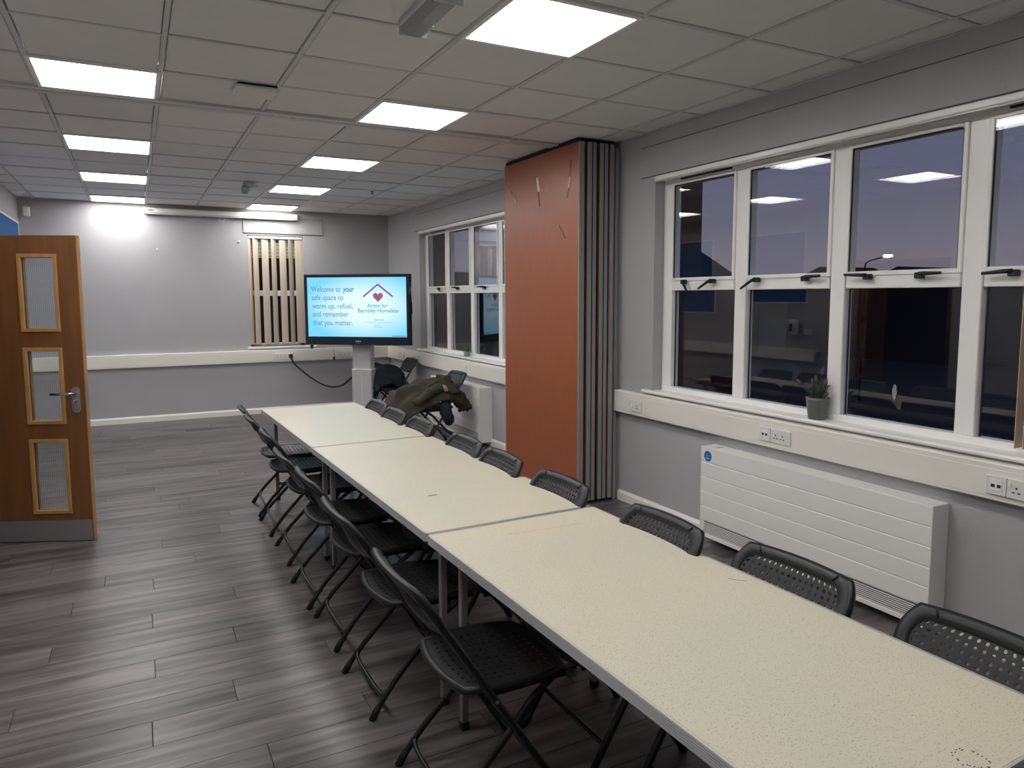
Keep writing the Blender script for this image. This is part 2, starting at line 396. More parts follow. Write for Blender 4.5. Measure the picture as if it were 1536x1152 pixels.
# corridor stub beyond the open doorway
cor = MB()
cor.box(-2.6, -2.5, 4.0, 7.2, -.1, 2.6).box(-2.5, XL-.15, 4.0, 4.1, -.1, 2.6).box(-2.5, XL-.15, 7.1, 7.2, -.1, 2.6).box(-2.5, XL-.15, 4.1, 7.1, 2.5, 2.6).box(-2.5, XL-.15, 4.1, 7.1, -.1, 0)
struct(cor.build('wall_corridor', M['corridor']))
dfm = struct(MB().box(XL-.15, XL+.02, DY[0], DY[0]+.03, 0, 2.06).box(XL-.15, XL+.02, DY[1]-.02, DY[1], 0, 2.06).box(XL-.15, XL+.02, DY[0], DY[1], 2.03, 2.06).build('trim_2', M['doorwood']))
# skirtings
def skirt(name, pts):
    mb = MB()
    for (a, b, c, d) in pts: mb.box(a, b, c, d, 0, .062, .004)
    return struct(mb.build(name, M['white']))
def skirt2(name, a, b, axis, sgn):
    """profile swept between a and b"""
    prof = [(0, 0), (.018, 0), (.018, .062), (.011, .072), (.008, .080), (0, .082)]
    vs = []
    for t in (a, b):
        for d, z in prof:
            vs.append((XR-d, t, z) if axis == 'xr' else ((XL+d, t, z) if axis == 'xl' else ((t, YB-d, z) if axis == 'yb' else (t, YF+d, z))))
    n = len(prof); fs = [(k, (k+1) % n, n+(k+1) % n, n+k) for k in range(n)]+[tuple(range(n)), tuple(range(n, 2*n))]
    return struct(MB().add(vs, fs).build(name, M['white']))
skirt2('baseboard_right', YF, 4.70, 'xr', 1); skirt2('baseboard_right', 5.96, YB, 'xr', 1)
skirt2('baseboard_back', XL, XR-.018, 'yb', 1); skirt2('baseboard_left', YF, DY[0], 'xl', 1); skirt2('baseboard_left', DY[1], YB-.018, 'xl', 1)
skirt2('baseboard_front', XL+.018, XR-.018, 'yf', 1)
# ---- trunking (dado) with stepped top
def trunk(name, a, b, axis, label):
    prof = [(.0005, .722), (.05, .722), (.055, .727), (.055, .738), (.0565, .740), (.0565, .862), (.055, .864), (.055, .885), (.05, .892), (.0005, .892)]
    vs = []
    for t in (a, b):
        for d, z in prof: vs.append((XR-d, t, z) if axis == 'xr' else ((XL+d, t, z) if axis == 'xl' else (t, YB-d, z)))
    n = len(prof); fs = [(k, (k+1) % n, n+(k+1) % n, n+k) for k in range(n)]+[tuple(range(n)), tuple(range(n, 2*n))]
    o = MB().add(vs, fs).build(name, M['trunk']); tag(o, label, 'trunking'); return o
trunk('cable_trunking', YF+.05, 4.70, 'xr', 'ivory dado trunking below the large near window, along right wall')
trunk('cable_trunking', 5.96, YB-.057, 'xr', 'ivory dado trunking below far right window, behind the folded partition')
trunk('cable_trunking', XL+.058, XR-.001, 'yb', 'ivory dado trunking running across the back wall')
trunk('cable_trunking', 6.82, YB-.001, 'xl', 'ivory dado trunking on left wall behind the open door')

# ---- windows in the right wall
def side_window(name, y_hi, y_lo, pane_tops, handle_spec):
    root = sempty(name, (XR+.12, (y_hi+y_lo)/2, 0)); ox, oy = XR+.12, (y_hi+y_lo)/2
    L = lambda mb, nm, m, **k: mb.build(nm, m, root, **k)
    z0, zt0, zt1, z1 = .965, 1.670, 1.757, 2.42
    fx0, fx1 = -.035, .035
    edges = []  # pane (hi, lo) list
    f = MB()
    def b(ya, yb, za, zb, x0=fx0, x1=fx1, c=.004): f.box(x0, x1, ya-oy, yb-oy, za, zb, c)
    b(y_lo, y_hi, WZ[0], z0); b(y_lo, y_hi, z1+.018, WZ[1])
    b(y_lo, pane_tops[-1][1], z0, z1+.018); b(pane_tops[0][0], y_hi, z0, z1+.018)
    L(f, 'outer_frame', M['upvc'])
    for i in range(len(pane_tops)-1):
        a, c = pane_tops[i][1], pane_tops[i+1][0]
        MB().box(fx0, fx1, c+.008-oy, a-.008-oy, z0, z1+.018, .004).build('mullion', M['upvc'], root)
    for i, (hi, lo) in enumerate(pane_tops):
        MB().box(fx0-.001, fx1, lo-oy, hi-oy, zt0, zt1-.012, .004).build('transom', M['upvc'], root)
        # opening sash in the upper light
        a, c = lo-.008, hi+.008
        s = MB(); w = .022; x0 = fx0-.010
        s.box(x0, fx1-.01, a-oy, a+w-.0-oy, zt1-.02, z1+.018, .003).box(x0, fx1-.01, c-w-oy, c-oy, zt1-.02, z1+.018, .003)
        s.box(x0, fx1-.01, a+w-oy, c-w-oy, zt1-.02, zt1+.004, .003).box(x0, fx1-.01, a+w-oy, c-w-oy, z1, z1+.018, .003)
        sash = L(s, 'sash', M['upvc'])
        g = MB().box(x0+.006, x0+.010, a+w-oy, c-w-oy, zt1+.004, z1).build('pane', M['glass'], sash)
        MB().box(x0+.008, x0+.014, a+w-oy, a+w+.006-oy, zt1+.004, z1).box(x0+.008, x0+.014, c-w-.006-oy, c-w-oy, zt1+.004, z1).box(x0+.008, x0+.014, a+w-oy, c-w-oy, z1-.008, z1).build('gasket', M['gap'], sash)
        MB().box(-.004, .0, lo-oy-.001, hi-oy+.001, z0, zt0).build('pane', M['glass'], root)
        MB().box(-.002, .006, lo-oy, lo+.006-oy, z0, zt0).box(-.002, .006, hi-.006-oy, hi-oy, z0, zt0).box(-.002, .006, lo-oy, hi-oy, zt0-.006, zt0).build('gasket', M['gap'], root)
    for (y, z, ang) in handle_spec:
        h = MB().box(-.075, -.045, y-.022-oy, y+.022-oy, z-.02, z+.01, .004)
        hb = h.build('handle', M['black'], root)
        dy, dz = cos(radians(ang)), sin(radians(ang))
        p = [(-.07, y-oy, z+.004), (-.082, y-oy+.03*dy, z+.004+.03*dz), (-.086, y-oy+.125*dy, z+.004+.125*dz)]
        MB().tube(p, [.010, .010, .007], 8).build('lever', M['black'], hb)
    return root
npanes = [(4.185, 3.565), (3.450, 2.822), (2.713, 2.082), (1.972, 1.345)]
w1 = side_window('window_1', N_Y[1], N_Y[0], npanes,
   [(4.03, 1.735, 230), (3.74, 1.735, -28), (3.345, 1.735, -30), (2.97, 1.735, 178), (2.56, 1.735, 2), (2.27, 1.735, 180), (1.83, 1.735, -4)])
fpanes = [(9.17, 8.55), (8.435, 7.807), (7.70, 7.07), (6.96, 6.33)]
w2 = side_window('window_2', F_Y[1], F_Y[0], fpanes, [(8.76, 1.735, 200), (8.14, 1.735, 0), (7.38, 1.735, 0)])
for root, y in ((w1, 4.10), (w2, 9.05), (w1, 1.9)):
    oy = root.location.y
    MB().box(-.05, -.034, y-oy, y-.50-oy, 2.452, 2.468, .005).build('trickle_vent', M['black'], root)
# sills, head rails, boxed lintels
def sill(y0, y1, parent):
    mb = MB(); prof = [(XR+.10, .93), (XR-.018, .93), (XR-.028, .927), (XR-.033, .918), (XR-.030, .908), (XR-.018, .905), (XR-.001, .905)]
    oy = parent.location.y; ox = parent.location.x
    vs = [(x-ox, y-oy, z) for y in (y0, y1) for x, z in prof]; n = len(prof)
    mb.add(vs, [(k, (k+1) % n, n+(k+1) % n, n+k) for k in range(n)]+[tuple(range(n)), tuple(range(n, 2*n))])
    mb.build('window_sill', M['white'], parent)
sill(1.15, 4.385, w1); sill(6.12, 9.36, w2)
for nm, ya, yb in (('trim_3', 1.08, 4.453), ('trim_4', 6.08, 9.43)):
    o = struct(MB().box(XR-.014, XR, ya, yb, 2.502, 2.715, .002).build(nm, M['board']))
    MB().box(XR-.004, XR-.0005, ya-.006, yb+.006, 2.496, 2.722).build('shadow_line', M['shadow'], o)  # darker strip stands in for the shadow round the board edge
    for i in range(6):
        yy = yb-.2-i*(yb-ya-.4)/5
        for zz in (2.53, 2.665):
            MB().lathe([(.006, 0), (.006, .002)], (XR-.016, yy, zz), 8, 'x').build('screw_head', M['wall'], o)
def headrail(ya, yb, lab):
    t = thing('blind_headrail', lab, 'blind rail', (XR, (ya+yb)/2, 2.45))
    h = (yb-ya)/2
    MB().box(-.022, .030, -h, h, 0.008, .044, .006).build('rail', M['upvc'], t)
    MB().box(-.012, .020, -h, h, 0.0, .010, .003).build('track', M['alu'], t)
    return t
headrail(1.20, 4.275, 'white blind head rail along the top of the large near window')
headrail(6.24, 9.265, 'white blind head rail above far right window beyond partition')

# ---- window in the back wall, with vertical blinds
w3 = sempty('window_3', ((BX[0]+BX[1])/2, YB+.11, 0)); ox = w3.location.x
hx = (BX[1]-BX[0])/2
MB().box(-hx, -hx+.05, -.03, .03, .94, 2.475, .004).box(hx-.05, hx, -.03, .03, .94, 2.475, .004).box(-hx, hx, -.03, .03, .94, .985, .004).box(-hx, hx, -.03, .03, 2.43, 2.475, .004).build('outer_frame', M['upvc'], w3, weld=False)
MB().box(-hx+.05, hx-.05, -.032, .03, 1.645, 1.72, .004).build('transom', M['upvc'], w3)
MB().box(-hx+.05, hx-.05, -.002, .002, .985, 1.645).build('pane', M['glass'], w3)
MB().box(-hx+.05, hx-.05, -.002, .002, 1.72, 2.43).build('pane', M['glass'], w3)
mb = MB(); prof = [(-.01, .94), (-.135, .94), (-.145, .93), (-.14, .915), (-.11, .912), (-.11, .94)]
MB().box(-hx-.05, hx+.15, -.135, -.01, .912, .94, .006).build('window_sill', M['white'], w3)
o = struct(MB().box(1.34, 2.41, YB-.014, YB, 2.502, 2.712, .002).build('trim_5', M['board']))
MB().box(1.334, 2.416, YB-.004, YB-.0005, 2.496, 2.718).build('shadow_line', M['shadow'], o)  # same painted shadow edge round the back board
bl = thing('vertical_blind', 'beige vertical slat blind half open over the small back window', 'blind', (ox, YB+.03, .955))
MB().box(-hx+.005, hx-.005, -.022, .022, 1.475, 1.515, .004).build('head_rail', M['grid'], bl)
slats = [(1.40, .089, 48), (1.475, .089, 30), (1.60, .092, 6), (1.715, .089, 34), (1.835, .092, 8), (1.945, .089, 38), (2.045, .089, 8), (2.085, .075, 15)]
for i, (x, w, a) in enumerate(slats):
    ca, sa = cos(radians(a)), sin(radians(a)); mbs = MB(); vs = []
    n = 6; cx = x-ox+.02
    for z in (0.02, 1.478):
        for q in range(n+1):
            t = (q/n-.5)*w; bow = .006*(1-(2*q/n-1)**2)
            for d in (0, .0015): vs.append((cx+t*ca+(bow+d)*sa, t*sa-(bow+d)*ca, z))
    m_ = (n+1)*2
    fs = []
    for q in range(n):
        for d in (0, 1): fs.append((q*2+d, q*2+2+d, m_+q*2+2+d, m_+q*2+d))
        fs.append((q*2, q*2+2, q*2+3, q*2+1)); fs.append((m_+q*2, m_+q*2+2, m_+q*2+3, m_+q*2+1))
    fs.append((0, 1, m_+1, m_)); fs.append((n*2, n*2+1, m_+n*2+1, m_+n*2))
    s = mbs.add(vs, fs).build('slat', M['slat'], bl)
    MB().box(cx-.5*w*ca, cx+.5*w*ca, -.004, .004, .016, .036).build('bottom_weight', M['slat'], s)
MB().box(-hx+.05, hx-.05, -.045, -.036, 2.17, 2.43).build('roman_blind', M['curtain'], w3)
for i in range(5): MB().box(-hx+.05, hx-.05, -.049, -.044, 2.19+i*.05, 2.197+i*.05).build('blind_fold', M['leaf'], w3)

# ================================================================ outside (dusk)
gnd = struct(MB().box(3.9, 260, -150, 260, -4.2, -4.0).build('ground', M['ground']))
def slab_building(label, x, y, w, d, h, roof=0, name='distant_building'):
    t = thing(name, label, 'building', (x, y, -4))
    MB().box(-w/2, w/2, -d/2, d/2, 0, h).build('wall', M['house'], t)
    if roof:
        MB().add([(-w/2, -d/2, h), (w/2, -d/2, h), (w/2, d/2, h), (-w/2, d/2, h), (-w/2, 0, h+roof), (w/2, 0, h+roof)],
                 [(0, 1, 5, 4), (3, 4, 5, 2), (0, 4, 3), (1, 2, 5), (0, 3, 2, 1)]).build('roof', M['house'], t)
    return t
for w_, yh in ((w1, N_Y[1]), (w2, F_Y[1])):
    oy = w_.location.y
    MB().box(.047, .318, yh-.012-oy, yh-.001-oy, WZ[0]+.001, WZ[1]-.001).build('outer_brick_reveal', M['brick'], w_)
    MB().box(.047, .318, -(yh-oy)+.001, (yh-oy)-.012, WZ[1]-.012, WZ[1]-.001).build('outer_lintel', M['ground'], w_)
slab_building('added dark house hiding the sky behind the small back window', 1.0, 19, 5, 6, 9, 1.5)  # added block, keeps the view out of the back window dark
gh = thing('gabled_annexe', 'dark gabled roof annexe outside the first pane of the near window', 'building', (9.1, 11.6, -4))
MB().box(-1.2, 1.2, -1.2, 1.2, 0, 5.9).build('wall', M['brick'], gh)
MB().add([(-1.25, -1.25, 5.9), (1.25, -1.25, 5.9), (1.25, 1.25, 5.9), (-1.25, 1.25, 5.9), (-.4, -1.25, 6.7), (-.4, 1.25, 6.7)], [(0, 1, 4), (3, 2, 5), (0, 4, 5, 3), (1, 2, 5, 4), (0, 3, 2, 1)]).build('roof', M['house'], gh)
rnd = random.Random(9)
hill = MB(); vs = []; n = 90
for i in range(n+1):
    a = radians(-30+140*i/n); R_ = 190
    h = 3.2+4.0*noise.noise(Vector((i*.16, 3.1, 0)))+1.0*noise.noise(Vector((i*.9, 7, 0)))
    vs += [(R_*sin(a)*1.0+0, R_*cos(a), -4), ((R_)*sin(a), (R_)*cos(a), 1.6+h), ((R_+40)*sin(a), (R_+40)*cos(a), -4)]
hill.add(vs, [(3*i, 3*i+3, 3*i+4, 3*i+1) for i in range(n)]+[(3*i+1, 3*i+4, 3*i+5, 3*i+2) for i in range(n)])
struct(hill.build('hills', M['house']))
nb = 0
for (px_, x, y, w, d, h, rf) in [('a', 45, 66, 9, 8, 6.4, 1.8), ('b', 52, 58, 8, 8, 6.2, 1.6), ('c', 64, 50, 8, 8, 7, 1.5), ('d', 62, 40, 9, 9, 6.1, 2), ('e', 66, 31, 10, 9, 6.6, 1.6), ('f', 38, 86, 22, 6, 6.85, 0), ('g', 29.2, 69, 1.7, 1.7, 8.1, 0)]:
    lab = {'a': 'dark house silhouette far outside, behind second near pane', 'b': 'dark house silhouette far outside, between second and third near panes',
           'c': 'tallest dark house silhouette outside, behind third near pane', 'd': 'dark low house silhouette outside, right of the street lamp',
           'e': 'dark house silhouette outside, behind fourth near pane', 'f': 'low dark house silhouette outside far right window',
           'g': 'dark square tower outside the middle pane of far right window'}[px_]
    slab_building(lab, x, y, w, d, h, rf)
sl = thing('street_lamp', 'lit street lamp outside the third pane of near window', 'lamp', (34, 25.5, -4))
MB().tube([(0, 0, 0), (0, 0, 6.7), (0, -.02, 7.3), (0, -.3, 7.45), (0, -1.1, 7.6)], [.07, .05, .04, .04, .04], 8).build('pole', M['rubber'], sl)
MB().box(-.12, .12, -1.5, -1.1, 7.58, 7.70, .03).build('lamp_head', M['lamp'], sl)

# ================================================================ door leaf
dw = .949; th = .044
door = sempty('door_1', (XL, 5.93, .004)); door.rotation_euler = (0, 0, math.atan2(5.548-5.93, -.321+1.19))
us = [0, .595, .805, dw]; zs = [0, .210, .672, .814, 1.278, 1.424, 1.885, 2.025]
MB().holed(us, zs, lambda i, j: i == 1 and j in (1, 3, 5), 0, th, 'y').build('leaf', M['doorwood'], door, weld=True)
MB().box(dw-.0005, dw+.0035, 0.004, th-.004, 0, 2.02).build('lipping', M['bead'], door)
for (a, b) in ((.210, .672), (.814, 1.278), (1.424, 1.885)):
    bd = MB(); w = .022
    for y0, y1 in ((-.008, .010), (th-.010, th+.008)):
        bd.box(.595-w*.85, .597+.006, y0, y1, a-w, b+w, .003).box(.799, .805+w*.85, y0, y1, a-w, b+w, .003)
        bd.box(.597, .803, y0, y1, a-w, a+.003, .003).box(.597, .803, y0, y1, b-.003, b+w, .003)
    v = bd.build('beading', M['bead'], door)
    MB().box(.595, .805, .019, .025, a, b).build('pane', M['glass2'], v)
    wm = MB()
    for i in range(1, 17): wm.box(.595+i*.21/17-.0004, .595+i*.21/17+.0004, .0180, .0188, a, b)
    nz = int((b-a)/.0124)
    for i in range(1, nz): wm.box(.595, .805, .0180, .0188, a+i*(b-a)/nz-.0004, a+i*(b-a)/nz+.0004)
    wm.build('wire_mesh', M['alu'], v, kind='stuff')
MB().box(.003, .945, -.0018, .0002, .002, .142).build('kick_plate', M['steel'], door)
hp = MB(); 
def stadium(mb, cx, z0, z1, w, y0, y1, n=10):
    r = w/2; pts = [(cx+r*cos(pi*i/n), z1-r+r*sin(pi*i/n)) for i in range(n+1)]+[(cx-r*cos(pi*i/n), z0+r-r*sin(pi*i/n)) for i in range(n+1)]
    m = len(pts); vs = [(x, y, z) for y in (y0, y1) for x, z in pts]
    mb.add(vs, [(k, (k+1) % m, m+(k+1) % m, m+k) for k in range(m)]+[tuple(range(m)), tuple(range(m, 2*m))]); return mb
plate = stadium(MB(), .893, .868, 1.038, .052, -.010, 0).build('handle_plate', M['steel'], door)
MB().tube([(.893, -.008, 1.0), (.893, -.045, 1.0), (.888, -.056, 1.0), (.875, -.060, 1.0), (.80, -.062, .998), (.765, -.058, .998), (.758, -.048, .998), (.757, -.028, .998)], .0095, 10).build('lever', M['chrome'], plate)
MB().lathe([(.011, -.012), (.011, -.001)], (.893, -.008, .948), 14, 'y').build('lock_cylinder', M['chrome'], plate)
MB().box(.889, .897, -.034, -.018, .936, .958, .002).build('key', M['chrome'], plate)
MB().box(dw+.0034, dw+.005, .010, .034, .90, 1.06).build('latch_plate', M['steel'], door)

# ================================================================ lights
def make_light(loc, label):
    t = thing('ceiling_light', label, 'ceiling light', loc, 0, 'square led panels in the ceiling grid')
    return t
lf = MB(); W_ = .5985; e0 = .0205; h = -.010
lf.box(0, W_, 0, e0+.005, h, .02, .002).box(0, W_, W_-e0-.005, W_, h, .02, .002).box(0, e0, e0+.005, W_-e0-.005, h, .02, .002).box(W_-e0, W_, e0+.005, W_-e0-.005, h, .02, .002)
lfm = lf.mesh('frame'); lfm.materials.append(M['white'])
dfm_ = MB().box(e0, W_-e0, e0+.005, W_-e0-.005, .014, .02).mesh('diffuser'); dfm_.materials.append(M['led'])
names = ['nearest the open door, before the partition track', 'left row just beyond the partition track', 'left row, third from the back wall side middle', 'left row, farthest, against the back wall',
         'right row, just before the partition track', 'largest at the top edge, right row, nearest', 'right row, first beyond the partition track', 'right row, second from back wall', 'right row, farthest, above the projector screen case',
         'left row, just above the top edge of view', 'left row, above the camera', 'right row, above the camera']
for (x, y), nm in zip(lights, names):
    nm = nm.replace('third from the back wall side middle', 'second from the back wall')
    t = thing('ceiling_light', 'lit square white LED panel, '+nm, 'ceiling light', (x+.0007, y+.0007, ZC), 0, 'square led panels in the ceiling grid')
    for nme, me in (('frame', lfm), ('diffuser', dfm_)):
        o = bpy.data.objects.new(nme, me); C.objects.link(o); o.parent = t

# ================================================================ tables
ROT = .0228
def table(cy, length, label, marks=()):
    # pivot of the row: left edge at (0.8947, 4.397)
    w = .769
    cxl = .8947-(cy-4.397)*math.tan(ROT)
    c = (cxl+w/2*cos(ROT), cy+w/2*sin(ROT), 0)
    t = thing('folding_table', label, 'table', c, ROT, 'folding tables in one long row')
    hl = length/2; hw = w/2; r = .012
    MB().box(-hw+.004, hw-.004, -hl+.004, hl-.004, .702, .7255, .0015).build('tabletop', M['lam'], t)
    # aluminium edging with ridges
    prof = [(0, .7262), (.003, .7268), (.0045, .722), (.0035, .719), (.0045, .716), (.0035, .713), (.0045, .710), (.0035, .707), (.0045, .704), (.0035, .701), (.0045, .698), (.0045, .694), (-.001, .693), (-.006, .693), (-.006, .7262)]
    path = [(-hw+r, -hl), (hw-r, -hl), (hw, -hl+r), (hw, hl-r), (hw-r, hl), (-hw+r, hl), (-hw, hl-r), (-hw, -hl+r)]
    vs = []; n = len(prof); m = len(path)
    for i, (x, y) in enumerate(path):
        a = Vector((path[i][0]-path[i-1][0], path[i][1]-path[i-1][1])).normalized(); b = Vector((path[(i+1) % m][0]-x, path[(i+1) % m][1]-y)).normalized()
        nn = (Vector((a.y, -a.x))+Vector((b.y, -b.x))).normalized()
        for d, z in prof: vs.append((x+nn.x*(d-.0045), y+nn.y*(d-.0045), z))
    fs = [(i*n+k, i*n+k+1, ((i+1) % m)*n+k+1, ((i+1) % m)*n+k) for i in range(m) for k in range(n-1)]
    MB().add(vs, fs).build('edge_trim', M['alu'], t)
    for sy, yy in ((-1, -hl+.035), (1, hl-.142)):
        for sx in (-1, 1):
            x = sx*(hw-.085)
            lg = MB().box(x-.0135, x+.0135, yy-.0135, yy+.0135, .012, .70, .003).build('leg', M['legsteel'], t)
            MB().box(x-.016, x+.016, yy-.016, yy+.016, 0, .03, .004).build('rubber_foot', M['rubber'], lg)
        MB().box(-hw+.09, hw-.09, yy-.009, yy+.009, .12, .145, .002).build('crossbar', M['legsteel'], t)
        MB().box(-hw+.07, hw-.07, yy-.016, yy+.016, .672, .702, .002).build('hinge_rail', M['legsteel'], t)
        MB().tube([(0, yy, .60), (0, yy*.45, .69)], .008, 6).build('folding_stay', M['legsteel'], t)
    for s in (-1, 1):
        MB().box(s*(hw-.05)-.012, s*(hw-.05)+.012, -hl+.03, hl-.03, .668, .702, .002).build('side_rail', M['legsteel'], t)
    return t
y0, y1, y2 = 6.126, 4.397, 2.556
t1 = table((y0+y1)/2+.003, y0-y1-.006, 'cream flecked folding table at far end of row, nearest the display')
t2 = table((y1+y2)/2, y1-y2-.006, 'middle cream flecked folding table with a small dark mark')
t3 = table(y2-.93, 1.84, 'nearest cream flecked folding table, filling the lower right')
MB().box(-.021, .021, -.0035, .0035, .7256, .7262).build('dark_mark', M['ink'], t2, (-.152, -.424, 0))
cm = MB()
rs = random.Random(3)
for i in range(24):
    a = i/24*2*pi; x = .042+.03*cos(a)+rs.uniform(-.006, .006); y = -.865+.03*sin(a)+rs.uniform(-.004, .004)
    cm.box(x-.0022, x+.0022, y-.001, y+.001, .7256, .7260)
cm.build('ink_ring_stain', M['ink'], t3, kind='stuff')
MB().tube([(.30, .040, .7257), (.312, .018, .7257), (.334, -.007, .7257)], .0013, 4).build('crayon_mark', M['orange'], t3)
MB().tube([(-.108, .775, .7256), (.0, .758, .7256), (.204, .751, .7256)], .0005, 4).build('scratch', M['orange'], t3)

# ================================================================ chairs
def squircle(u, v, k=.26): return u*sqrt(1-k*v*v), v*sqrt(1-k*u*u)
def hole_panel(nx, ny, hw, hh, rfrac, fpos, skip=lambda i, j: False):
    """perforated panel on [-1,1]^2, mapped by squircle then fpos(x,y)->(X,Y,Z); returns MB of one sheet"""
    mb = MB(); du, dv = 2/nx, 2/ny; oct_ = [(cos(pi/4*k+pi/8*0), sin(pi/4*k)) for k in range(8)]
    sx, sy = hw*du/2, hh*dv/2; r = min(sx, sy)*rfrac
    ring = [(1, 0), (1, 1), (0, 1), (-1, 1), (-1, 0), (-1, -1), (0, -1), (1, -1)]
    for i in range(nx):
        for j in range(ny):
            cu, cv = -1+du*(i+.5), -1+dv*(j+.5)
            out = [fpos(*[a*b for a, b in zip(squircle(cu+p*du/2, cv+q*dv/2), (hw, hh))]) for p, q in ring]
            if skip(i, j): mb.add(out, [tuple(range(8))]); continue
            inn = []
            for k in range(8):
                a = pi/4*k; inn.append(fpos(*[p*q for p, q in zip(squircle(cu+r*cos(a)/hw, cv+r*sin(a)/hh), (hw, hh))]))
            mb.add(out+inn, [(k, (k+1) % 8, 8+(k+1) % 8, 8+k) for k in range(8)])
    return mb
def boundary(hw, hh, fpos, n=9):
    pts = []
    for s in range(4):
        for i in range(n):
            t = -1+2*i/n
            u, v = [(t, -1), (1, t), (-t, 1), (-1, -t)][s]
            x, y = squircle(u, v); pts.append(fpos(x*hw, y*hh))
    return pts
def thick(me, t):
    """give a sheet real thickness (closed copy below), via bmesh solidify"""
    import bmesh
    b = bmesh.new(); b.from_mesh(me)
    bmesh.ops.remove_doubles(b, verts=b.verts, dist=1e-5)
    bmesh.ops.recalc_face_normals(b, faces=b.faces)
    bmesh.ops.solidify(b, geom=b.faces[:], thickness=t)
    b.to_mesh(me); b.free()
TS = .633   # lean of the main tube
def seat_pos(x, y):   # x depth, y width
    z = .440-.010*((y/.2)**2)*-.3-.012*max(0, 1-(x/.2)**2)*max(0, 1-(y/.2)**2)-.006*(x/.2)
    return (.262+x, y, z)
bc = Vector((.432-TS*.722, 0, .722)); bd_ = Vector((-TS, 0, 1)).normalized(); bn = Vector((1, 0, TS)).normalized()
def back_pos(x, y, off=0):  # x along width, y along height
    p = bc+bd_*y+bn*(.004+.017*(x/.21)**2-.006+off)
    return (p.x, x, p.z)
def make_chair(label):
    t = thing('folding_chair', label, 'chair')
    sm = hole_panel(14, 12, .198, .205, .46, seat_pos, lambda i, j: i in (0, 13) or j in (0, 11)).mesh('seat', True)
    thick(sm, .004); sm.materials.append(M['black'])
    seat = bpy.data.objects.new('seat', sm); C.objects.link(seat); seat.parent = t
    sec = [(cos(a)*1.0, sin(a)*.95) for a in [2*pi*i/8 for i in range(8)]]
    b = boundary(.200, .207, seat_pos)
    MB().tube([(p[0], p[1], p[2]-.008) for p in b], .013, closed=True, sec=sec).build('seat_rim', M['black'], seat)
    bm_ = hole_panel(16, 6, .188, .066, .52, lambda x, y: back_pos(x, y, .0), lambda i, j: False).mesh('backrest', True)
    thick(bm_, .004); bm_.materials.append(M['black'])
    back = bpy.data.objects.new('backrest', bm_); C.objects.link(back); back.parent = t
    b = boundary(.216, .094, lambda x, y: back_pos(x, y, -.002), 10)
    bi = boundary(.187, .064, lambda x, y: back_pos(x, y, .004), 10)
    # broad moulded rim as a closed ring: outer roll, front face, inner edge, rear
    bo2 = boundary(.230, .107, lambda x, y: back_pos(x, y, -.010), 10)
    bo3 = boundary(.226, .103, lambda x, y: back_pos(x, y, -.026), 10)
    bi2 = boundary(.185, .063, lambda x, y: back_pos(x, y, -.008), 10)
    bi3 = boundary(.190, .068, lambda x, y: back_pos(x, y, -.022), 10)
    rings = [bi2, bi, b, bo2, bo3, bi3]; n = len(b); vs = sum(rings, []); fs = []
    for a in range(6):
        c = (a+1) % 6
        for k in range(n): fs.append((a*n+k, a*n+(k+1) % n, c*n+(k+1) % n, c*n+k))
    MB().add(vs, fs, True).build('back_rim', M['black'], back)
    for s in (-1, 1):
        p = back_pos(s*.150, .088, .001); q = back_pos(s*.138, .068, .004)
        MB().tube([p, q], .0022, 5).build('slot', M['gap'], back)
    for s in (-1, 1):
        Y = s*.207
        pts = [(.432-TS*z, Y, z) for z in (.012, .2, .4, .6)]+[back_pos(Y, 0, -.016), back_pos(Y*.97, .06, -.016)]
        lg = MB().tube(pts, .0125, 8).build('front_leg', M['tubeblk'], t)
        MB().tube([(.445, Y, 0), (.432-TS*.03, Y, .03), (.432-TS*.045, Y, .045)], [.015, .015, .0125], 8).build('rubber_foot', M['rubber'], lg)
        MB().lathe([(.007, 0), (.006, .004)], (.432-TS*.40, Y+s*.0115-(.004 if s < 0 else 0), .40), 8, 'y').build('bolt', M['chrome'], lg)
        Y2_ = s*.188
        rl = [(.425, Y2_, .424), (.40, Y2_, .416), (.32, Y2_, .362), (.255, Y2_, .288), (.165, Y2_, .198), (.095, Y2_*1.03, .128), (.045, Y2_*1.06, .066), (.008, Y2_*1.08, .012)]
        lg = MB().tube(rl, .0118, 8).build('rear_leg', M['tubeblk'], t)
        MB().tube([(0, Y2_*1.08, 0), (.018, Y2_*1.07, .03), (.03, Y2_*1.07, .048)], [.0145, .0145, .012], 8).build('rubber_foot', M['rubber'], lg)
        MB().box(.15, .44, s*.196-.006, s*.196+.006, .408, .428, .003).build('seat_bracket', M['tubeblk'], t)
    MB().tube([(.062, -.195, .088), (.052, -.17, .074), (.048, -.1, .070), (.048, .1, .070), (.052, .17, .074), (.062, .195, .088)], .0085, 8).build('rear_crossbar', M['tubeblk'], t)
    MB().tube([(.432-TS*.13, -.205, .13), (.432-TS*.13, .205, .13)], .0085, 8).build('front_crossbar', M['tubeblk'], t)
    return t
proto = make_chair('x')
used = [False]
def place(x, y, rz, label, group):
    if not used[0]: o = proto; used[0] = True
    else: o = copy_tree(proto)
    o.location = (x, y, 0); o.rotation_euler = (0, 0, rz); o['label'] = label
    if group: o['group'] = group
    elif 'group' in o: del o['group']
    return o
Lc = [(2.11, .735, 'nearest black folding chair on the left side, its whole perforated seat showing'),
      (2.824, .728, 'second nearest black folding chair on the left side of the tables'),
      (3.438, .738, 'third nearest black folding chair on left side, beside middle table'),
      (3.96, .720, 'fourth nearest black folding chair on the left side of the tables'),
      (4.65, .745, 'fifth nearest black folding chair on left side, by the table joint'),
      (5.27, .735, 'second farthest black folding chair on left side of far table'),
      (5.785, .748, 'farthest black folding chair on the left side, at table corner')]
rg = random.Random(5)
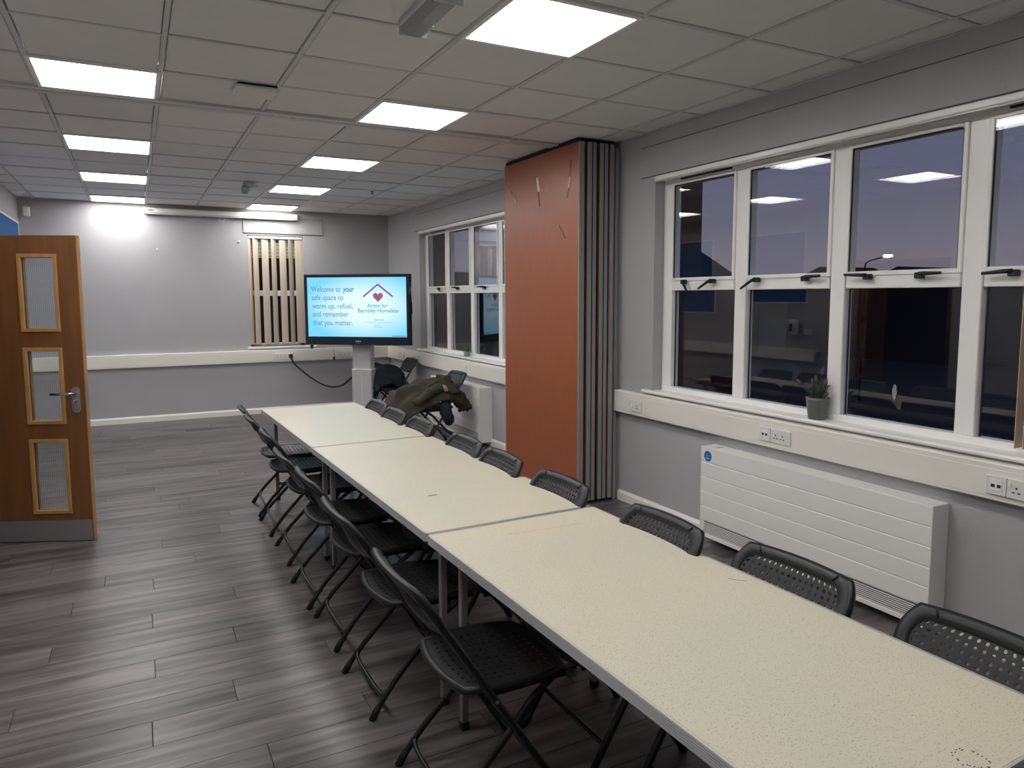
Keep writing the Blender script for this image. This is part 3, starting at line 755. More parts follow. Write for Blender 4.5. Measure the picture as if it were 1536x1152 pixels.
for y, x, lab in Lc: place(x, y, rg.uniform(-.02, .02), lab, 'black folding chairs along the left side')
Rc = [(.97, 1.825, 'nearest black folding chair on right side, cut by the right edge'),
      (1.55, 1.79, 'second nearest black folding chair on right side, before the near radiator'),
      (2.11, 1.72, 'third nearest black folding chair on right side, between partition and radiator'),
      (2.80, 1.685, 'black folding chair on right side, right of the middle table, before the grey leaf edges'),
      (3.39, 1.675, 'black folding chair on right side in front of the orange partition face'),
      (3.89, 1.68, 'black folding chair on right side, left of the orange partition'),
      (4.60, 1.665, 'third farthest black folding chair on right side, below the fur trimmed coat'),
      (5.09, 1.64, 'second farthest black folding chair on right side of far table'),
      (5.575, 1.655, 'farthest black folding chair on right side, beside the display column')]
for y, xt, lab in Rc: place(xt-.052, y, pi+rg.uniform(-.02, .02), lab, 'black folding chairs along the right side')
cA = place(3.19, 9.32, pi, 'black folding chair under the display, holding a dark navy jacket', 'chairs by the right wall holding coats')
cB = place(3.06, 7.40, pi+.02, 'black folding chair against far radiator, holding the olive coat', 'chairs by the right wall holding coats')

# ---- coats
def cloth(path, halfw, folds, seed, thickness, base, twist=0, n=26, bulge=.0):
    """sheet following path [(x,z)], spread along y; returns closed lumpy mesh"""
    mb = MB(); P = []
    # resample the path
    pts = [Vector((x, 0, z)) for x, z in path]; Ls = [0]
    for a, b in zip(pts, pts[1:]): Ls.append(Ls[-1]+(b-a).length)
    m = 34
    top = []; bot = []
    for i in range(m+1):
        s = Ls[-1]*i/m; k = max(j for j in range(len(Ls)) if Ls[j] <= s+1e-9); k = min(k, len(pts)-2)
        t = (s-Ls[k])/(Ls[k+1]-Ls[k]); p = pts[k].lerp(pts[k+1], t); d = (pts[k+1]-pts[k]).normalized(); nn = Vector((-d.z, 0, d.x))
        if nn.z < -.3: nn = -nn
        hw = halfw[0]+(halfw[1]-halfw[0])*i/m+.03*noise.noise(Vector((i*.25, seed, 0)))
        edge = sin(pi*min(1, max(0, i/m)))**.4
        for j in range(n+1):
            v = -1+2*j/n
            y = hw*v+.02*noise.noise(Vector((i*.2, j*.3, seed)))
            th_ = thickness*(1-abs(v)**3)*max(edge, .25)*(1+.5*noise.noise(Vector((i*.22, j*.35, seed+5))))
            off = folds*noise.noise(Vector((i*.10+j*.05, j*.42, seed+9)))+folds*.5*sin(j*1.1+i*.12+seed)*.5
            droop = -.11*abs(v)**4
            q = p+nn*(off+th_)+Vector((0, y+twist*i/m, droop)); b_ = p+nn*off*.3+Vector((0, y+twist*i/m, droop-.002))
            top.append(q+Vector(base)); bot.append(b_+Vector(base))
    W2 = n+1; N = len(top); fs = []
    for i in range(m):
        for j in range(n):
            a = i*W2+j; fs.append((a, a+1, a+W2+1, a+W2)); fs.append((N+a, N+a+W2, N+a+W2+1, N+a+1))
    for i in range(m):
        a = i*W2; fs.append((a, a+W2, N+a+W2, N+a)); a += n; fs.append((a, N+a, N+a+W2, a+W2))
    for j in range(n):
        fs.append((j, N+j, N+j+1, j+1)); a = m*W2+j; fs.append((a, a+1, N+a+1, N+a))
    return mb.add(top+bot, fs, True)
def lumpy(path, rad, seed, amp=.3, n=14, freq=9):
    mb = MB().tube(path, rad, n)
    for i, p in enumerate(mb.v):
        q = Vector(p); d = noise.noise_vector(q*freq+Vector((seed, 0, 0)))*amp*(sum(rad)/len(rad) if isinstance(rad, list) else rad)
        mb.v[i] = tuple(q+d)
    return mb
def smoothpath(pts, k=5):
    out = []
    P = [Vector(p) for p in pts]
    for i in range(len(P)-1):
        a, b, c, d = P[max(i-1, 0)], P[i], P[i+1], P[min(i+2, len(P)-1)]
        for j in range(k):
            t = j/k; out.append(.5*((2*b)+(-a+c)*t+(2*a-5*b+4*c-d)*t*t+(-a+3*b-3*c+d)*t**3))
    out.append(P[-1]); return out
# jacket on chair A  (chair faces -x, seat x from 2.69..3.12, y 9.11..9.53)
jk = thing('navy_jacket', 'dark navy jacket heaped over the chair seat beside the display column', 'jacket', (2.93, 9.32, .45))
cloth([(.20, .0), (.10, .10), (-.03, .15), (-.16, .13), (-.26, .03), (-.30, -.12), (-.31, -.28)], (.25, .22), .045, 2.2, .12, (0, 0, .02)).build('body', M['navy'], jk)
lumpy(smoothpath([(-.12, -.16, .13), (.02, -.20, .10), (.12, -.21, -.02), (.20, -.21, .03)]), [.05]*16, 4, .35).build('sleeve', M['navy'], jk)
# coat on chair B (seat x 2.59..3.02, y 7.12..7.54)
ct = thing('olive_coat', 'bulky olive coat with brown fur trim draped over the chair by far radiator', 'coat', (2.80, 7.40, .45))
cloth([(.24, .10), (.15, .16), (.02, .17), (-.12, .13), (-.26, .08), (-.38, .0), (-.45, -.14), (-.48, -.30)], (.25, .27), .05, 7.7, .11, (0, 0, .02)).build('body', M['olive'], ct)
lumpy(smoothpath([(.10, -.15, .20), (-.02, -.20, .20), (-.16, -.22, .12), (-.27, -.2, .05)]), [.055]*16, 9, .5).build('sleeve', M['olive'], ct)
lumpy(smoothpath([(.13, .1, .24), (.14, -.05, .24), (.17, -.18, .15), (.26, -.26, .04), (.30, -.24, -.04)]), [.055, .06, .06, .06, .065, .065, .07, .07, .075, .075, .08, .08, .08, .075, .07, .065, .06, .06, .055, .05, .045], 13, .9, 16, 26).build('fur_trim', M['fur'], ct)
lumpy(smoothpath([(.10, -.17, .08), (.07, -.23, .0), (.09, -.25, -.10), (.12, -.25, -.19)]), [.04, .04, .045, .05, .055, .06, .06, .06, .062, .062, .06, .06, .055, .05, .045, .03], 3, .5).build('hanging_cuff', M['navy'], ct)
lumpy(smoothpath([(.02, -.10, .235), (.08, -.2, .215), (.10, -.225, .17)]), [.022]*11, 21, .5).build('lining', M['tan'], ct)

# ================================================================ partition
pt = thing('folding_partition', 'folded cherry laminate partition stacked against right wall between the windows', 'partition', (3.15, 5.31, 0))
oy = 5.31; ox = 3.15
for i, (a, b) in enumerate(((2.977, 3.026), (3.055, 3.134), (3.165, 3.239), (3.258, 3.297))):
    lf = MB().box(a-ox+.0015, b-ox-.0015, 4.694-oy, 5.934-oy, .03, 2.783).build('leaf', M['cherry'], pt)
    MB().box(a-ox, b-ox, 4.688-oy, 4.700-oy, .025, 2.785, .002).build('edge_profile', M['partgrey'], lf)
    MB().box(a-ox, b-ox, 5.928-oy, 5.94-oy, .025, 2.785, .002).build('edge_profile', M['partgrey'], lf)
    if b-a > .06:
        MB().box((a+b)/2-ox-.004, (a+b)/2-ox+.004, 4.6865-oy, 4.690-oy, .03, 2.78).build('edge_groove', M['gap'], lf)
    if i < 3:
        nx = (3.055, 3.165, 3.258)[i]
        MB().box(b-ox, nx-ox, 4.72-oy, 5.90-oy, .04, 2.77).build('seal', M['gap'], pt)
for a in (2.99, 3.08, 3.19, 3.27):
    MB().box(a-ox, a+.02-ox, 5.05-oy, 5.09-oy, 2.78, 2.815).build('hanger', M['steel'], pt)
MB().box(2.985-ox, 3.31-ox, 4.72-oy, 5.92-oy, 2.782, 2.816).build('top_shadow', M['gap'], pt)  # dark block standing in for the shadow between leaf tops and ceiling
def mark(y, z, dy, dz, w, m, nm):
    a = Vector((0, dy, dz)); L_ = a.length; a.normalize(); b = Vector((0, -a.z, a.y))
    c = Vector((2.9765-ox, y-oy, z)); vs = []
    for x in (0, .0015):
        for s, q in ((-1, -1), (1, -1), (1, 1), (-1, 1)): vs.append(c+a*s*L_/2+b*q*w/2+Vector((x-.001, 0, 0)))
    MB().add(vs, [(0, 1, 2, 3), (7, 6, 5, 4), (0, 4, 5, 1), (1, 5, 6, 2), (2, 6, 7, 3), (3, 7, 4, 0)]).build(nm, m, pt)
mark(5.765, 2.50, -.10, -.115, .02, M['scuffdark'], 'tape_mark'); mark(5.32, 2.545, -.03, -.12, .03, M['scuffwhite'], 'tape_mark'); mark(5.31, 2.43, -.02, -.12, .02, M['scuffdark'], 'tape_mark')
mark(4.815, 2.60, .02, -.13, .014, M['scuffdark'], 'tape_mark'); mark(4.83, 2.50, .02, -.08, .014, M['scuffwhite'], 'tape_mark'); mark(4.855, 2.42, .02, -.07, .012, M['scuffdark'], 'tape_mark')
mark(4.93, 2.13, -.10, -.11, .012, M['scuffdark'], 'tape_mark')
jamb = struct(MB().box(3.322, 3.346, 4.705, 5.92, 0, ZC-.05, .003).build('trim_6', M['partgrey']))
struct(MB().box(3.346, XR, 4.74, 5.92, 0, ZC-.05).build('trim_7', M['wall']))

# ================================================================ radiators
def radiator(y0, y1, depth, label, sticker=True):
    t = thing('radiator', label, 'radiator', (XR, (y0+y1)/2, .045)); oy = (y0+y1)/2; h = (y1-y0)/2
    b = MB().box(-depth+.006, -.004, -h+.004, h-.004, .0, .595, .004)
    b.build('casing', M['rad'], t)
    z = .597
    for i in range(5):
        MB().box(-depth, -depth+.012, -h, h, z-.0955, z, .0035).build('front_panel', M['rad'], t); z -= .098
    MB().box(-depth-.001, -.004, -h, h, .594, .602, .003).build('top_cover', M['rad'], t)
    for s in (-1, 1): MB().box(-depth, -.004, s*h-.004, s*h+.004, .0, .602, .002).build('end_panel', M['rad'], t)
    g = MB().box(-depth+.004, -depth+.010, -h+.03, h-.03, .028, .104).build('grille_back', M['darkgrille'], t)
    MB().box(-depth, -depth+.01, -h, h, .0, .026, .003).build('bottom_rail', M['rad'], t)
    MB().box(-depth, -depth+.01, h-.035, h-.004, .024, .108, .001).build('grille_end', M['rad'], t)
    MB().box(-depth, -depth+.01, -h+.004, -h+.035, .024, .108, .001).build('grille_end', M['rad'], t)
    for i in range(7): MB().box(-depth, -depth+.006, -h+.034, h-.034, .032+i*.0105, .0365+i*.0105).build('grille_slat', M['rad'], t)
    sk = MB().lathe([(.034, 0), (.034, .001)], (-depth-.001, h-.062, .545), 24, 'x').build('round_sticker', M['blue'], t)
    MB().lathe([(.036, 0), (.036, .0006)], (-depth-.0006, h-.062, .545), 24, 'x').build('sticker_border', M['lightblue'], sk)
    MB().box(-depth-.002, -depth-.001, h-.079, h-.046, .527, .536).build('printed_line', M['lightblue'], sk)
    MB().box(-depth-.002, -depth-.001, h-.07, h-.052, .547, .551).build('printed_line', M['lightblue'], sk)
    MB().box(-depth+.03, -.03, h-.102, h-.097, .601, .6035).build('top_slot', M['gap'], t)
    return t
radiator(2.022, 3.598, .13, 'long white panelled radiator under the large near window')
radiator(7.05, 8.50, .16, 'white panelled radiator under far window, behind the olive coat')

# ================================================================ sockets
def socket(pos, axis, width, kind, label, group='white sockets on the dado trunking'):
    """pos centre on the face; axis: 'xr','xl','yb'"""
    rz = {'xr': pi/2*-1, 'yb': 0, 'xl': pi/2}[axis]
    # local: x along the wall to the right as seen from the room, -y toward the room
    t = thing('power_socket', label, 'socket', pos, rz, group)
    hw = width/2; hh = .043
    MB().box(-hw, hw, -.010, 0, -hh, hh, .003).build('face_plate', M['socket'], t)
    def outlet(x, z=-.005):
        o = MB()
        MB().box(x-.003, x+.003, -.0115, -.0095, z+.006, z+.015).build('pin_hole', M['gap'], t)
        for s in (-1, 1): MB().box(x+s*.011-.005, x+s*.011+.005, -.0115, -.0095, z-.012, z-.007).build('pin_hole', M['gap'], t)
    def switch(x, z=.020): MB().box(x-.006, x+.006, -.016, -.009, z-.011, z+.011, .002).build('rocker', M['white'], t)
    def data(x):
        MB().box(x-.026, x+.026, -.0125, -.009, -.024, .026, .002).build('data_module', M['white'], t)
        for s in (-1, 1): MB().box(x+s*.013-.008, x+s*.013+.008, -.0135, -.012, -.008, .006).build('data_port', M['darkgrille'], t)
    if kind == 'fused':
        MB().lathe([(.016, -.016), (.019, -.009)], (-hw+.035, 0, 0), 16, 'y').build('dial', M['white'], t); outlet(.022)
        for x in (-hw+.012, hw-.012): MB().lathe([(.003, -.0105), (.003, -.0095)], (x, 0, .02), 8, 'y').build('screw', M['gap'], t)
    elif kind == 'data2':
        data(-hw+.044); 
        MB().box(-hw+.0865, -hw+.0885, -.0105, -.0095, -hh, hh).build('plate_joint', M['gap'], t)
        switch(-hw+.102, .018); outlet(-hw+.128); outlet(-hw+.178 if width > .2 else hw-.02); switch(hw-.012 if width < .23 else hw-.018)
    elif kind == 'wide':
        n = int(width/.065)
        for i in range(n): outlet(-hw+.05+i*(width-.1)/max(1, n-1))
    elif kind == 'double':
        outlet(-.035); outlet(.035); switch(0)
    elif kind == 'switch': switch(-hw+.02, 0)
    return t
XT = XR-.0565
socket((XT, 4.41, .797), 'xr', .15, 'fused', 'small white socket with round dial, nearest the folded partition')
socket((XT, 3.045, .802), 'xr', .236, 'data2', 'white data and double socket plate above left end of near radiator')
socket((XT, 1.70, .795), 'xr', .25, 'data2', 'white data and double socket plate at right edge, above radiator end')
socket((XT, 9.93, .80), 'xr', .24, 'double', 'white socket on right trunking nearest the back corner')
socket((XT, 9.32, .80), 'xr', .24, 'double', 'white socket on right trunking above the jacket chair')
socket((XT, 7.74, .80), 'xr', .26, 'switch', 'white socket plate above the far radiator')
YT = YB-.0565
so1 = socket((1.80, YT, .80), 'yb', .26, 'wide', 'white quad socket on back trunking with black plug in it')
so2 = socket((2.70, YT, .80), 'yb', .30, 'wide', 'white wide socket on back trunking, left of the display column')
socket((XL+.0565, 9.6, .80), 'xl', .2, 'double', 'white socket on left wall trunking seen through the door glass')

# ================================================================ display on stand
PH = -.684; DC = Vector((2.475, 9.10, 0)); k_ = .93
tv = thing('presentation_display', 'large lit presentation screen on grey floor stand showing a welcome message', 'display', (DC.x, DC.y, 0), PH)
sw, sh = 1.43*k_, 1.43*k_*9/16; zc = 1.6313+(1.4894-1.6313)*k_
b0 = .038; bb = .105
MB().holed([-sw/2-b0, -sw/2, sw/2, sw/2+b0], [zc-sh/2-bb, zc-sh/2, zc+sh/2, zc+sh/2+b0], lambda i, j: (i, j) == (1, 1), -.035, .055, 'y').build('bezel', M['bezel'], tv, weld=True)
MB().box(-sw/2-b0+.02, sw/2+b0-.02, .05, .085, zc-sh/2-bb+.03, zc+sh/2+b0-.02, .01).build('rear_housing', M['bezel'], tv)
# screen picture: pale blue ground, whiter in the middle (what the screen shows)
ms = bpy.data.materials.new('lit screen picture'); ms.use_nodes = True; n = ms.node_tree; b = n.nodes['Principled BSDF']; L = n.links
t_ = n.nodes.new('ShaderNodeTexCoord'); mp = n.nodes.new('ShaderNodeMapping'); mp.inputs['Location'].default_value = (-.12, 0, 0); mp.inputs['Scale'].default_value = (1.25, 1, 2.3)
gr = n.nodes.new('ShaderNodeTexGradient'); gr.gradient_type = 'SPHERICAL'; cr = n.nodes.new('ShaderNodeValToRGB')
cr.color_ramp.elements[0].color = (*lin((118, 205, 246)), 1); cr.color_ramp.elements[1].color = (*lin((216, 242, 252)), 1); cr.color_ramp.elements[1].position = .62
L.new(t_.outputs['Object'], mp.inputs[0]); L.new(mp.outputs[0], gr.inputs[0]); L.new(gr.outputs[0], cr.inputs[0]); L.new(cr.outputs[0], b.inputs['Emission Color'])
b.inputs['Emission Strength'].default_value = .62; b.inputs['Base Color'].default_value = (.01, .01, .01, 1); b.inputs['Roughness'].default_value = .25
SCREEN = b
scr = MB().box(-sw/2, sw/2, -.026, -.02, -sh/2, sh/2).build('screen', ms, tv, (0, 0, zc))
M['txtA'] = emit('screen text blue grey', lin((104, 158, 186)), .5, True)
M['txtB'] = emit('screen text teal', lin((96, 178, 196)), .5, True)
M['txtC'] = emit('screen logo plum', lin((170, 88, 140)), .5, True)
M['txtD'] = emit('screen roof mauve', lin((150, 110, 165)), .5, True)
M['txtE'] = emit('screen bar teal', lin((80, 150, 160)), .5, True)
def text(body, x, z, w=None, size=.05, align='LEFT', m=None, name='screen_text', bold=0, parent=scr):
    cu = bpy.data.curves.new(name, 'FONT'); cu.body = body; cu.size = size; cu.align_x = align; cu.offset = bold
    ob = bpy.data.objects.new(name, cu); C.objects.link(ob)
    dg = bpy.context.evaluated_depsgraph_get(); me = bpy.data.meshes.new_from_object(ob.evaluated_get(dg))
    bpy.data.objects.remove(ob); 
    xs = [v.co.x for v in me.vertices]; x0, x1 = min(xs), max(xs); s = (w/(x1-x0)) if w else 1
    for v in me.vertices:
        xx = (v.co.x-(x0 if align == 'LEFT' else (x0+x1)/2))*s
        v.co = Vector((x+xx, -.0275, z+v.co.y))
    me.materials.clear(); me.materials.append(m)
    o = bpy.data.objects.new(name, me); C.objects.link(o); o.parent = parent; return o
U = lambda p: (p/1273-.5)*sw          # p: 0..1273 across
Vz = lambda q: (.5-q/760)*sh          # q: 0..760 down
fs_ = .096
text('Welcome to', U(52), Vz(183), .300*sw, fs_, 'LEFT', M['txtA'], bold=.0006); text('your', U(465), Vz(183), .112*sw, fs_, 'LEFT', M['txtA'], bold=.003)
text('safe space to', U(58), Vz(290), .322*sw, fs_, 'LEFT', M['txtA'], bold=.0006)
text('warm up, refuel,', U(60), Vz(398), .415*sw, fs_, 'LEFT', M['txtA'], bold=.0006)
text('and remember', U(62), Vz(503), .370*sw, fs_, 'LEFT', M['txtA'], bold=.0006)
text('that you matter.', U(66), Vz(612), .405*sw, fs_, 'LEFT', M['txtA'], bold=.0006)
text('Action for', U(905), Vz(385), .207*sw, .072, 'CENTER', M['txtB'], bold=.001)
text('Barnsley Homeless', U(912), Vz(447), .405*sw, .072, 'CENTER', M['txtB'], bold=.001)
text('You are at:', U(915), Vz(552), .10*sw, .033, 'CENTER', M['txtB'], bold=.001)
text('Community Centre', U(915), Vz(580), .27*sw, .024, 'CENTER', M['txtB'])
text('Lane', U(915), Vz(610), .06*sw, .024, 'CENTER', M['txtB'])
text('Barnsley', U(915), Vz(640), .08*sw, .028, 'CENTER', M['txtB'])
# roof chevron and heart
def flat(pts, m, nm, y=-.0275):
    o = MB(); nn = len(pts); vs = [(x, yy, z) for yy in (y, y+.001) for x, z in pts]
    o.add(vs, [tuple(range(nn)), tuple(range(nn, 2*nn))]+[(k, (k+1) % nn, nn+(k+1) % nn, nn+k) for k in range(nn)]); return o.build(nm, m, scr)
ap = (U(913), Vz(92)); lw = .011
for s in (-1, 1):
    e_ = (ap[0]+s*.148*sw, Vz(248)); d = Vector((e_[0]-ap[0], e_[1]-ap[1])).normalized(); p = Vector((-d.y, d.x))*lw
    flat([(ap[0]+p.x, ap[1]+p.y), (e_[0]+p.x, e_[1]+p.y), (e_[0]-p.x, e_[1]-p.y), (ap[0]-p.x, ap[1]-p.y)], M['txtD'] if s < 0 else M['txtC'], 'logo_roof')
hp_ = []
for i in range(32):
    a = 2*pi*i/32; hp_.append((U(913)+16*sin(a)**3*.0042, Vz(250)+(13*cos(a)-5*cos(2*a)-2*cos(3*a)-cos(4*a))*.0042))
flat(hp_, M['txtC'], 'logo_heart')
flat([(U(1085), Vz(752)), (U(1262), Vz(752)), (U(1262), Vz(742)), (U(1085), Vz(742))], M['txtE'], 'screen_bar')
MB().box(-.02, .055, -.037, -.034, zc-sh/2-.062, zc-sh/2-.052).build('maker_mark', M['grid'], tv)
MB().box(.012, .022, -.037, -.034, zc-sh/2-.085, zc-sh/2-.072).build('power_light', M['lightblue'], tv)
MB().box(sw/2+b0-.002, sw/2+b0+.018, -.02, .03, zc-.09, zc+.06, .006).build('pen_holder', M['bezel'], tv)
MB().box(sw/2+b0-.002, sw/2+b0+.014, -.02, .03, zc+sh/2-.05, zc+sh/2+.02, .006).build('camera_clip', M['bezel'], tv)
MB().tube([(-sw/2+.03, -.045, zc-sh/2-.085), (-sw/2+.06, -.055, zc-sh/2-.07), (-sw/2+.10, -.05, zc-sh/2-.068)], .004, 6).build('stylus_cord', M['rubber'], tv)
MB().box(-sw/2+.035, -sw/2+.07, -.06, -.035, zc-sh/2-.155, zc-sh/2-.08, .006).build('stylus_tip', M['bezel'], tv)
MB().box(-.125, .125, .085, .22, .60, 1.6, .01).build('upper_column', M['column'], tv)
MB().box(-.135, .135, .075, .23, .05, .70, .012).build('lower_column', M['column'], tv)
MB().box(-.137, .137, .072, .232, .693, .703, .003).build('column_collar', M['white'], tv)
MB().box(-.003, .003, .0735, .078, .08, .69).build('column_seam', M['grid'], tv)
MB().box(-.45, .45, -.12, .42, .03, .06, .01).build('base_plate', M['column'], tv)
for sx in (-1, 1):
    for yy in (-.08, .38): MB().lathe([(.015, -.014), (.03, -.01), (.03, .01), (.015, .014)], (sx*.40, yy, .03), 14, 'x').build('castor', M['rubber'], tv)

# power cable from the back wall socket to the stand, with plug; hanging network lead
cb = thing('power_cable', 'thick black power cable sagging from back wall socket to the display', 'cable', (1.90, YT-.012, .80))
MB().box(-.025, .025, -.035, .0, -.025, .028, .006).build('plug', M['black'], cb)
def W2L(p): return Vector(p)-Vector((1.90, YT-.012, .80))
pts = smoothpath([(1.905, 10.515, .78), (1.93, 10.49, .70), (2.02, 10.40, .60), (2.11, 10.25, .51), (2.20, 10.05, .44), (2.28, 9.80, .42), (2.36, 9.55, .46), (2.44, 9.40, .56), (2.55, 9.28, .70)], 6)
MB().tube([W2L(p) for p in pts], .011, 8).build('lead', M['rubber'], cb)
nl = thing('hanging_lead', 'thin grey lead with black tip hanging below the display', 'cable', (2.51, YT-.014, .76))
MB().tube([(0, 0, .30), (0, 0, .0)], .003, 6).build('lead', M['grid'], nl)
MB().box(-.012, .012, -.010, .010, -.045, .005, .003).build('tip', M['rubber'], nl)

# ================================================================ ceiling and wall fittings
ap_ = thing('access_point', 'square white wireless box on the ceiling near the left light', 'wireless box', (.665, 4.49, ZC-.038))
MB().box(-.115, .115, -.1, .1, 0, .026, .010).build('cover', M['tile'], ap_)
MB().box(-.105, .105, -.09, .09, .026, .038).build('mounting_base', M['gap'], ap_)
def em_light(x, y, L_, label, green):
    t = thing('emergency_light', label, 'emergency light', (x, y, ZC-.062), 0)
    MB().box(-.062, .062, -L_/2, L_/2, .036, .062, .004).build('base', M['grid'], t)
    prof = [(-.055, .036), (-.05, .012), (-.03, .0), (.03, .0), (.05, .012), (.055, .036)]; n = len(prof)
    vs = [(a, yy, z) for yy in (-L_/2+.008, L_/2-.008) for a, z in prof]
    MB().add(vs, [(k, (k+1) % n, n+(k+1) % n, n+k) for k in range(n)]+[tuple(range(n)), tuple(range(n, 2*n))]).build('lens', M['lens'], t)
    MB().box(-.062, .062, -L_/2-.004, -L_/2+.012, .0, .06, .003).build('end_cap', M['grid'], t)
    MB().box(-.062, .062, L_/2-.012, L_/2+.004, .0, .06, .003).build('end_cap', M['grid'], t)
    MB().lathe([(.007, -.003), (.004, 0)], (.030, green, .004), 10).build('indicator', M['greenled'], t)
    return t
em_light(1.125, 2.92, .42, 'grey emergency light with green glow at the top edge of view', 0.05)
e2 = thing('emergency_light', 'small twin headed emergency light on ceiling above display end', 'emergency light', (1.10, 8.15, ZC-.03))
MB().box(-.05, .05, -.07, .07, 0, .03, .006).build('base', M['grid'], e2)
MB().add([(-.07, -.08, -.03), (0, -.08, -.03), (0, -.08, -.075), (-.05, -.08, -.06), (-.07, -.02, -.01), (0, -.02, -.01), (0, -.03, -.06), (-.05, -.03, -.05)], [(0, 1, 2, 3), (4, 7, 6, 5), (0, 4, 5, 1), (1, 5, 6, 2), (2, 6, 7, 3), (3, 7, 4, 0)]).build('green_head', M['palegreen'], e2)
MB().add([(.0, -.08, -.03), (.09, -.08, -.01), (.05, -.08, -.06), (.01, -.08, -.07), (.0, -.02, -.01), (.09, -.02, .0), (.05, -.03, -.05), (.01, -.03, -.06)], [(0, 1, 2, 3), (4, 7, 6, 5), (0, 4, 5, 1), (1, 5, 6, 2), (2, 6, 7, 3), (3, 7, 4, 0)]).build('white_head', M['socket'], e2)
MB().lathe([(.02, -.09), (.034, -.075), (.036, -.02), (.02, 0)], (-.03, .04, 0), 14).build('sensor_dome', M['lens'], e2)
sd = thing('sprinkler', 'tiny dark sprinkler head on ceiling above the far window corner', 'sprinkler', (2.43, 8.2, ZC-.03))
MB().lathe([(.014, 0), (.014, .006), (.005, .008), (.005, .022), (.018, .026), (.018, .03)], n=12).build('head', M['gap'], sd)
ps = thing('projector_screen_case', 'long white roller projector screen case high on the back wall', 'projector screen', (1.10, YB-.05, 2.70))
MB().box(-.935, .935, -.04, .045, 0, .066, .012).build('case', M['white'], ps)
MB().box(-.93, .93, -.030, -.005, -.013, .002, .004).build('bottom_bar', M['grid'], ps)
for s in (-1, 1): MB().box(s*.94-.008, s*.94+.008, -.044, .048, -.004, .07, .004).build('end_cap', M['socket'], ps)
MB().box(-.90, -.84, -.0415, -.040, .028, .045).build('badge', M['red'], ps)
pc = MB(); rg_ = [( .0+.035*cos(2*pi*i/16), -.02, -.04+.03*sin(2*pi*i/16)) for i in range(16)]
pc.tube(rg_, .004, 6, closed=True); pc.build('pull_ring', M['grid'], ps, (-.03+.0, 0, 0))
MB().tube([(-.03, -.02, -.07), (-.02, -.02, -.10), (-.03, -.02, -.13)], .003, 6).build('pull_cord', M['grid'], ps)
pir = thing('motion_sensor', 'small white motion sensor high in the back left corner', 'sensor', (-1.10, YB-.03, 2.60))
MB().box(-.035, .035, -.02, .03, 0, .115, .008).build('body', M['socket'], pir); MB().box(-.026, .026, -.024, -.019, .05, .10, .003).build('lens', M['white'], pir)
def noticeboard(y0, y1, z0, z1, label):
    t = thing('noticeboard', label, 'noticeboard', (XL, (y0+y1)/2, z0)); h = (y1-y0)/2; H = z1-z0
    MB().box(.001, .012, -h+.02, h-.02, .02, H-.02).build('felt', M['bluefelt'], t)
    f = MB().box(0, .018, -h, h, 0, .022, .002).box(0, .018, -h, h, H-.022, H, .002).box(0, .018, -h, -h+.022, .022, H-.022, .002).box(0, .018, h-.022, h, .022, H-.022, .002)
    f.build('frame', M['white'], t)
noticeboard(8.80, 10.50, 1.35, 2.52, 'blue felt noticeboard on left wall beyond the open door')
noticeboard(7.0, 8.15, 1.52, 2.52, 'blue felt noticeboard on left wall hidden behind the door')
sdp = thing('soap_dispenser', 'white wall dispenser on left wall, reflected in the near window', 'dispenser', (XL, 7.2, 1.08))
MB().box(0, .10, -.06, .06, 0, .22, .02).build('body', M['socket'], sdp); MB().box(.1, .104, -.03, .03, .06, .16, .004).build('window', M['gap'], sdp)
for i, (x, z, lab) in enumerate(((.285, 2.25, 'small white hook on back wall, right of the door top'), (1.285, 2.38, 'small white hook on back wall beside the blind'), (-.86, 2.30, 'small white hook on back wall above the open door'))):
    h = thing('wall_hook', lab, 'hook', (x, YB, z)); MB().lathe([(.012, -.02), (.012, -.012), (.006, -.008), (.006, 0)], n=10, axis='y').build('peg', M['socket'], h)

# near end blind slat and curtain seen at right edge
vb = thing('vertical_blind', 'bunched beige blind slats at the right edge of the near window', 'blind', (XR+.045, 1.72, .96))
for i in range(7):
    y = .035-.028*i-.006*(i % 2)
    MB().box(-.040, .040, y-.0015, y+.0015, 0, 1.49).build('slat', M['slat'], vb)
# lavender pot
lp = thing('lavender_pot', 'grey pot of dried lavender on the near window sill', 'plant', (XR+.028, 2.822, .93))
MB().lathe([(.046, 0), (.050, .005), (.064, .11), (.066, .125), (.060, .125), (.056, .105)], n=24).build('pot', M['pot'], lp)
MB().lathe([(.0, .112), (.058, .110)], n=24).build('gravel', M['soil'], lp)
rl = random.Random(12)
stems = MB(); 
def leafy(mb, base, tip, rl, n=9, ll=.03):
    b, t = Vector(base), Vector(tip)
    mid = (b+t)/2+Vector((rl.uniform(-.01, .01), rl.uniform(-.01, .01), .01))
    pth = smoothpath([b, mid, t], 4); mb.tube(pth, .0011, 4)
    for i in range(n):
        p = pth[min(len(pth)-1, int(1+i*(len(pth)-2)/n))]; a = rl.uniform(0, 2*pi); d = Vector((cos(a), sin(a), .9)).normalized()*ll*rl.uniform(.6, 1)
        s = d.cross(Vector((0, 0, 1))).normalized()*.0028
        mb.add([p, p+d*.5+s, p+d, p+d*.5-s], [(0, 1, 2, 3)])
for i in range(46):
    a = rl.uniform(0, 2*pi); r = rl.uniform(0, .04); o = rl.uniform(.02, .075)
    leafy(stems, (r*cos(a), r*sin(a), .108), (o*cos(a)*.9, o*sin(a)*1.15, .14+rl.uniform(.02, .085)), rl)
stems.build('foliage', M['leaf'], lp, kind='stuff')
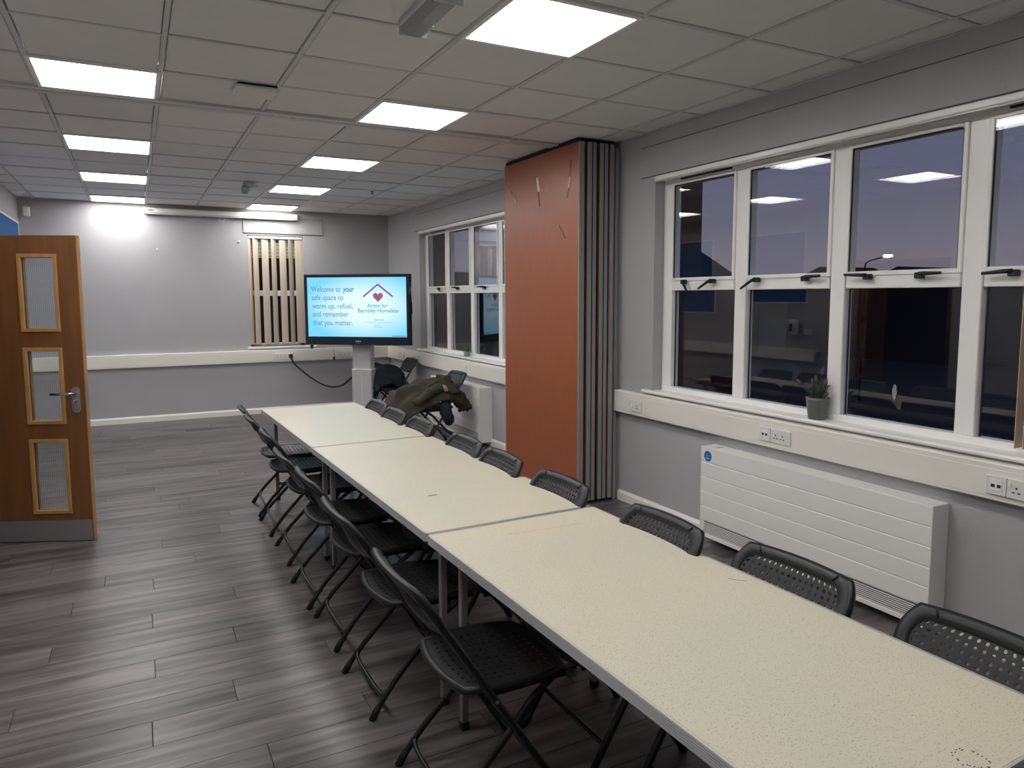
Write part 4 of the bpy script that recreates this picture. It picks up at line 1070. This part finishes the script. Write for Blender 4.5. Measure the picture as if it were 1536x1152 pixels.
for (dx, dy, dz) in ((-.02, .135, .215), (0, .045, .23), (.01, -.02, .30), (0, .02, .25), (-.01, -.065, .225), (-.02, -.085, .16), (.02, -.04, .24), (-.01, .08, .20)):
    b = Vector((dx*.2, dy*.2, .11)); t = Vector((dx, dy, dz)); d = (t-b).normalized()
    s = MB().tube([b, (b+t)/2, t], .0014, 5).build('flower_stem', M['leaf'], lp)
    fl_ = MB().tube([t-d*.045, t-d*.035, t-d*.02, t-d*.008, t], [.003, .0085, .0095, .007, .002], 7)
    for i, p in enumerate(fl_.v): fl_.v[i] = tuple(Vector(p)+noise.noise_vector(Vector(p)*220)*.003)
    fl_.build('flower_spike', M['lav'], s)
cp = thing('small_succulent', 'tiny pale green potted succulent on the far window sill', 'plant', (XR+.025, 7.79, .93))
MB().lathe([(.030, 0), (.034, .004), (.040, .06), (.036, .06), (.034, .05)], n=18).build('pot', M['pot2'], cp)
MB().lathe([(0, .052), (.035, .05)], n=18).build('soil', M['soil'], cp)
su = MB()
for i in range(20):
    a = rl.uniform(0, 2*pi); r = rl.uniform(.01, .045); b = Vector((0.3*r*cos(a), .3*r*sin(a), .05)); t = Vector((r*cos(a), r*sin(a), .09+rl.uniform(0, .045)))
    su.tube([b, (b+t)/2, t], [.004, .005, .001], 5)
su.build('leaves', M['leaf2'], cp, kind='stuff')
# white leaf shaped sticker mark on the third lower pane
wk = MB().lathe([(.001, 0), (.001, .001)], n=8)
sp_ = [(0, -.045), (.012, -.02), (.015, .01), (.008, .035), (0, .045), (-.008, .035), (-.013, .0), (-.006, -.03)]
vs = [(x, y, z) for x in (0, .001) for y, z in sp_]; nn = len(sp_)
o = MB().add(vs, [tuple(range(nn)), tuple(range(nn, 2*nn))]+[(k, (k+1) % nn, nn+(k+1) % nn, nn+k) for k in range(nn)]).build('window_smear', M['lens'], w1)
o.location = (-.007, 2.41-w1.location.y, 1.125)
# table-side detail: room light switch on left wall near the doorway
ls = thing('light_switch', 'white light switch on left wall beside the soap dispenser', 'switch', (XL, 6.98, 1.13)); MB().box(0, .008, -.07, .07, -.04, .04, .003).build('face_plate', M['socket'], ls)
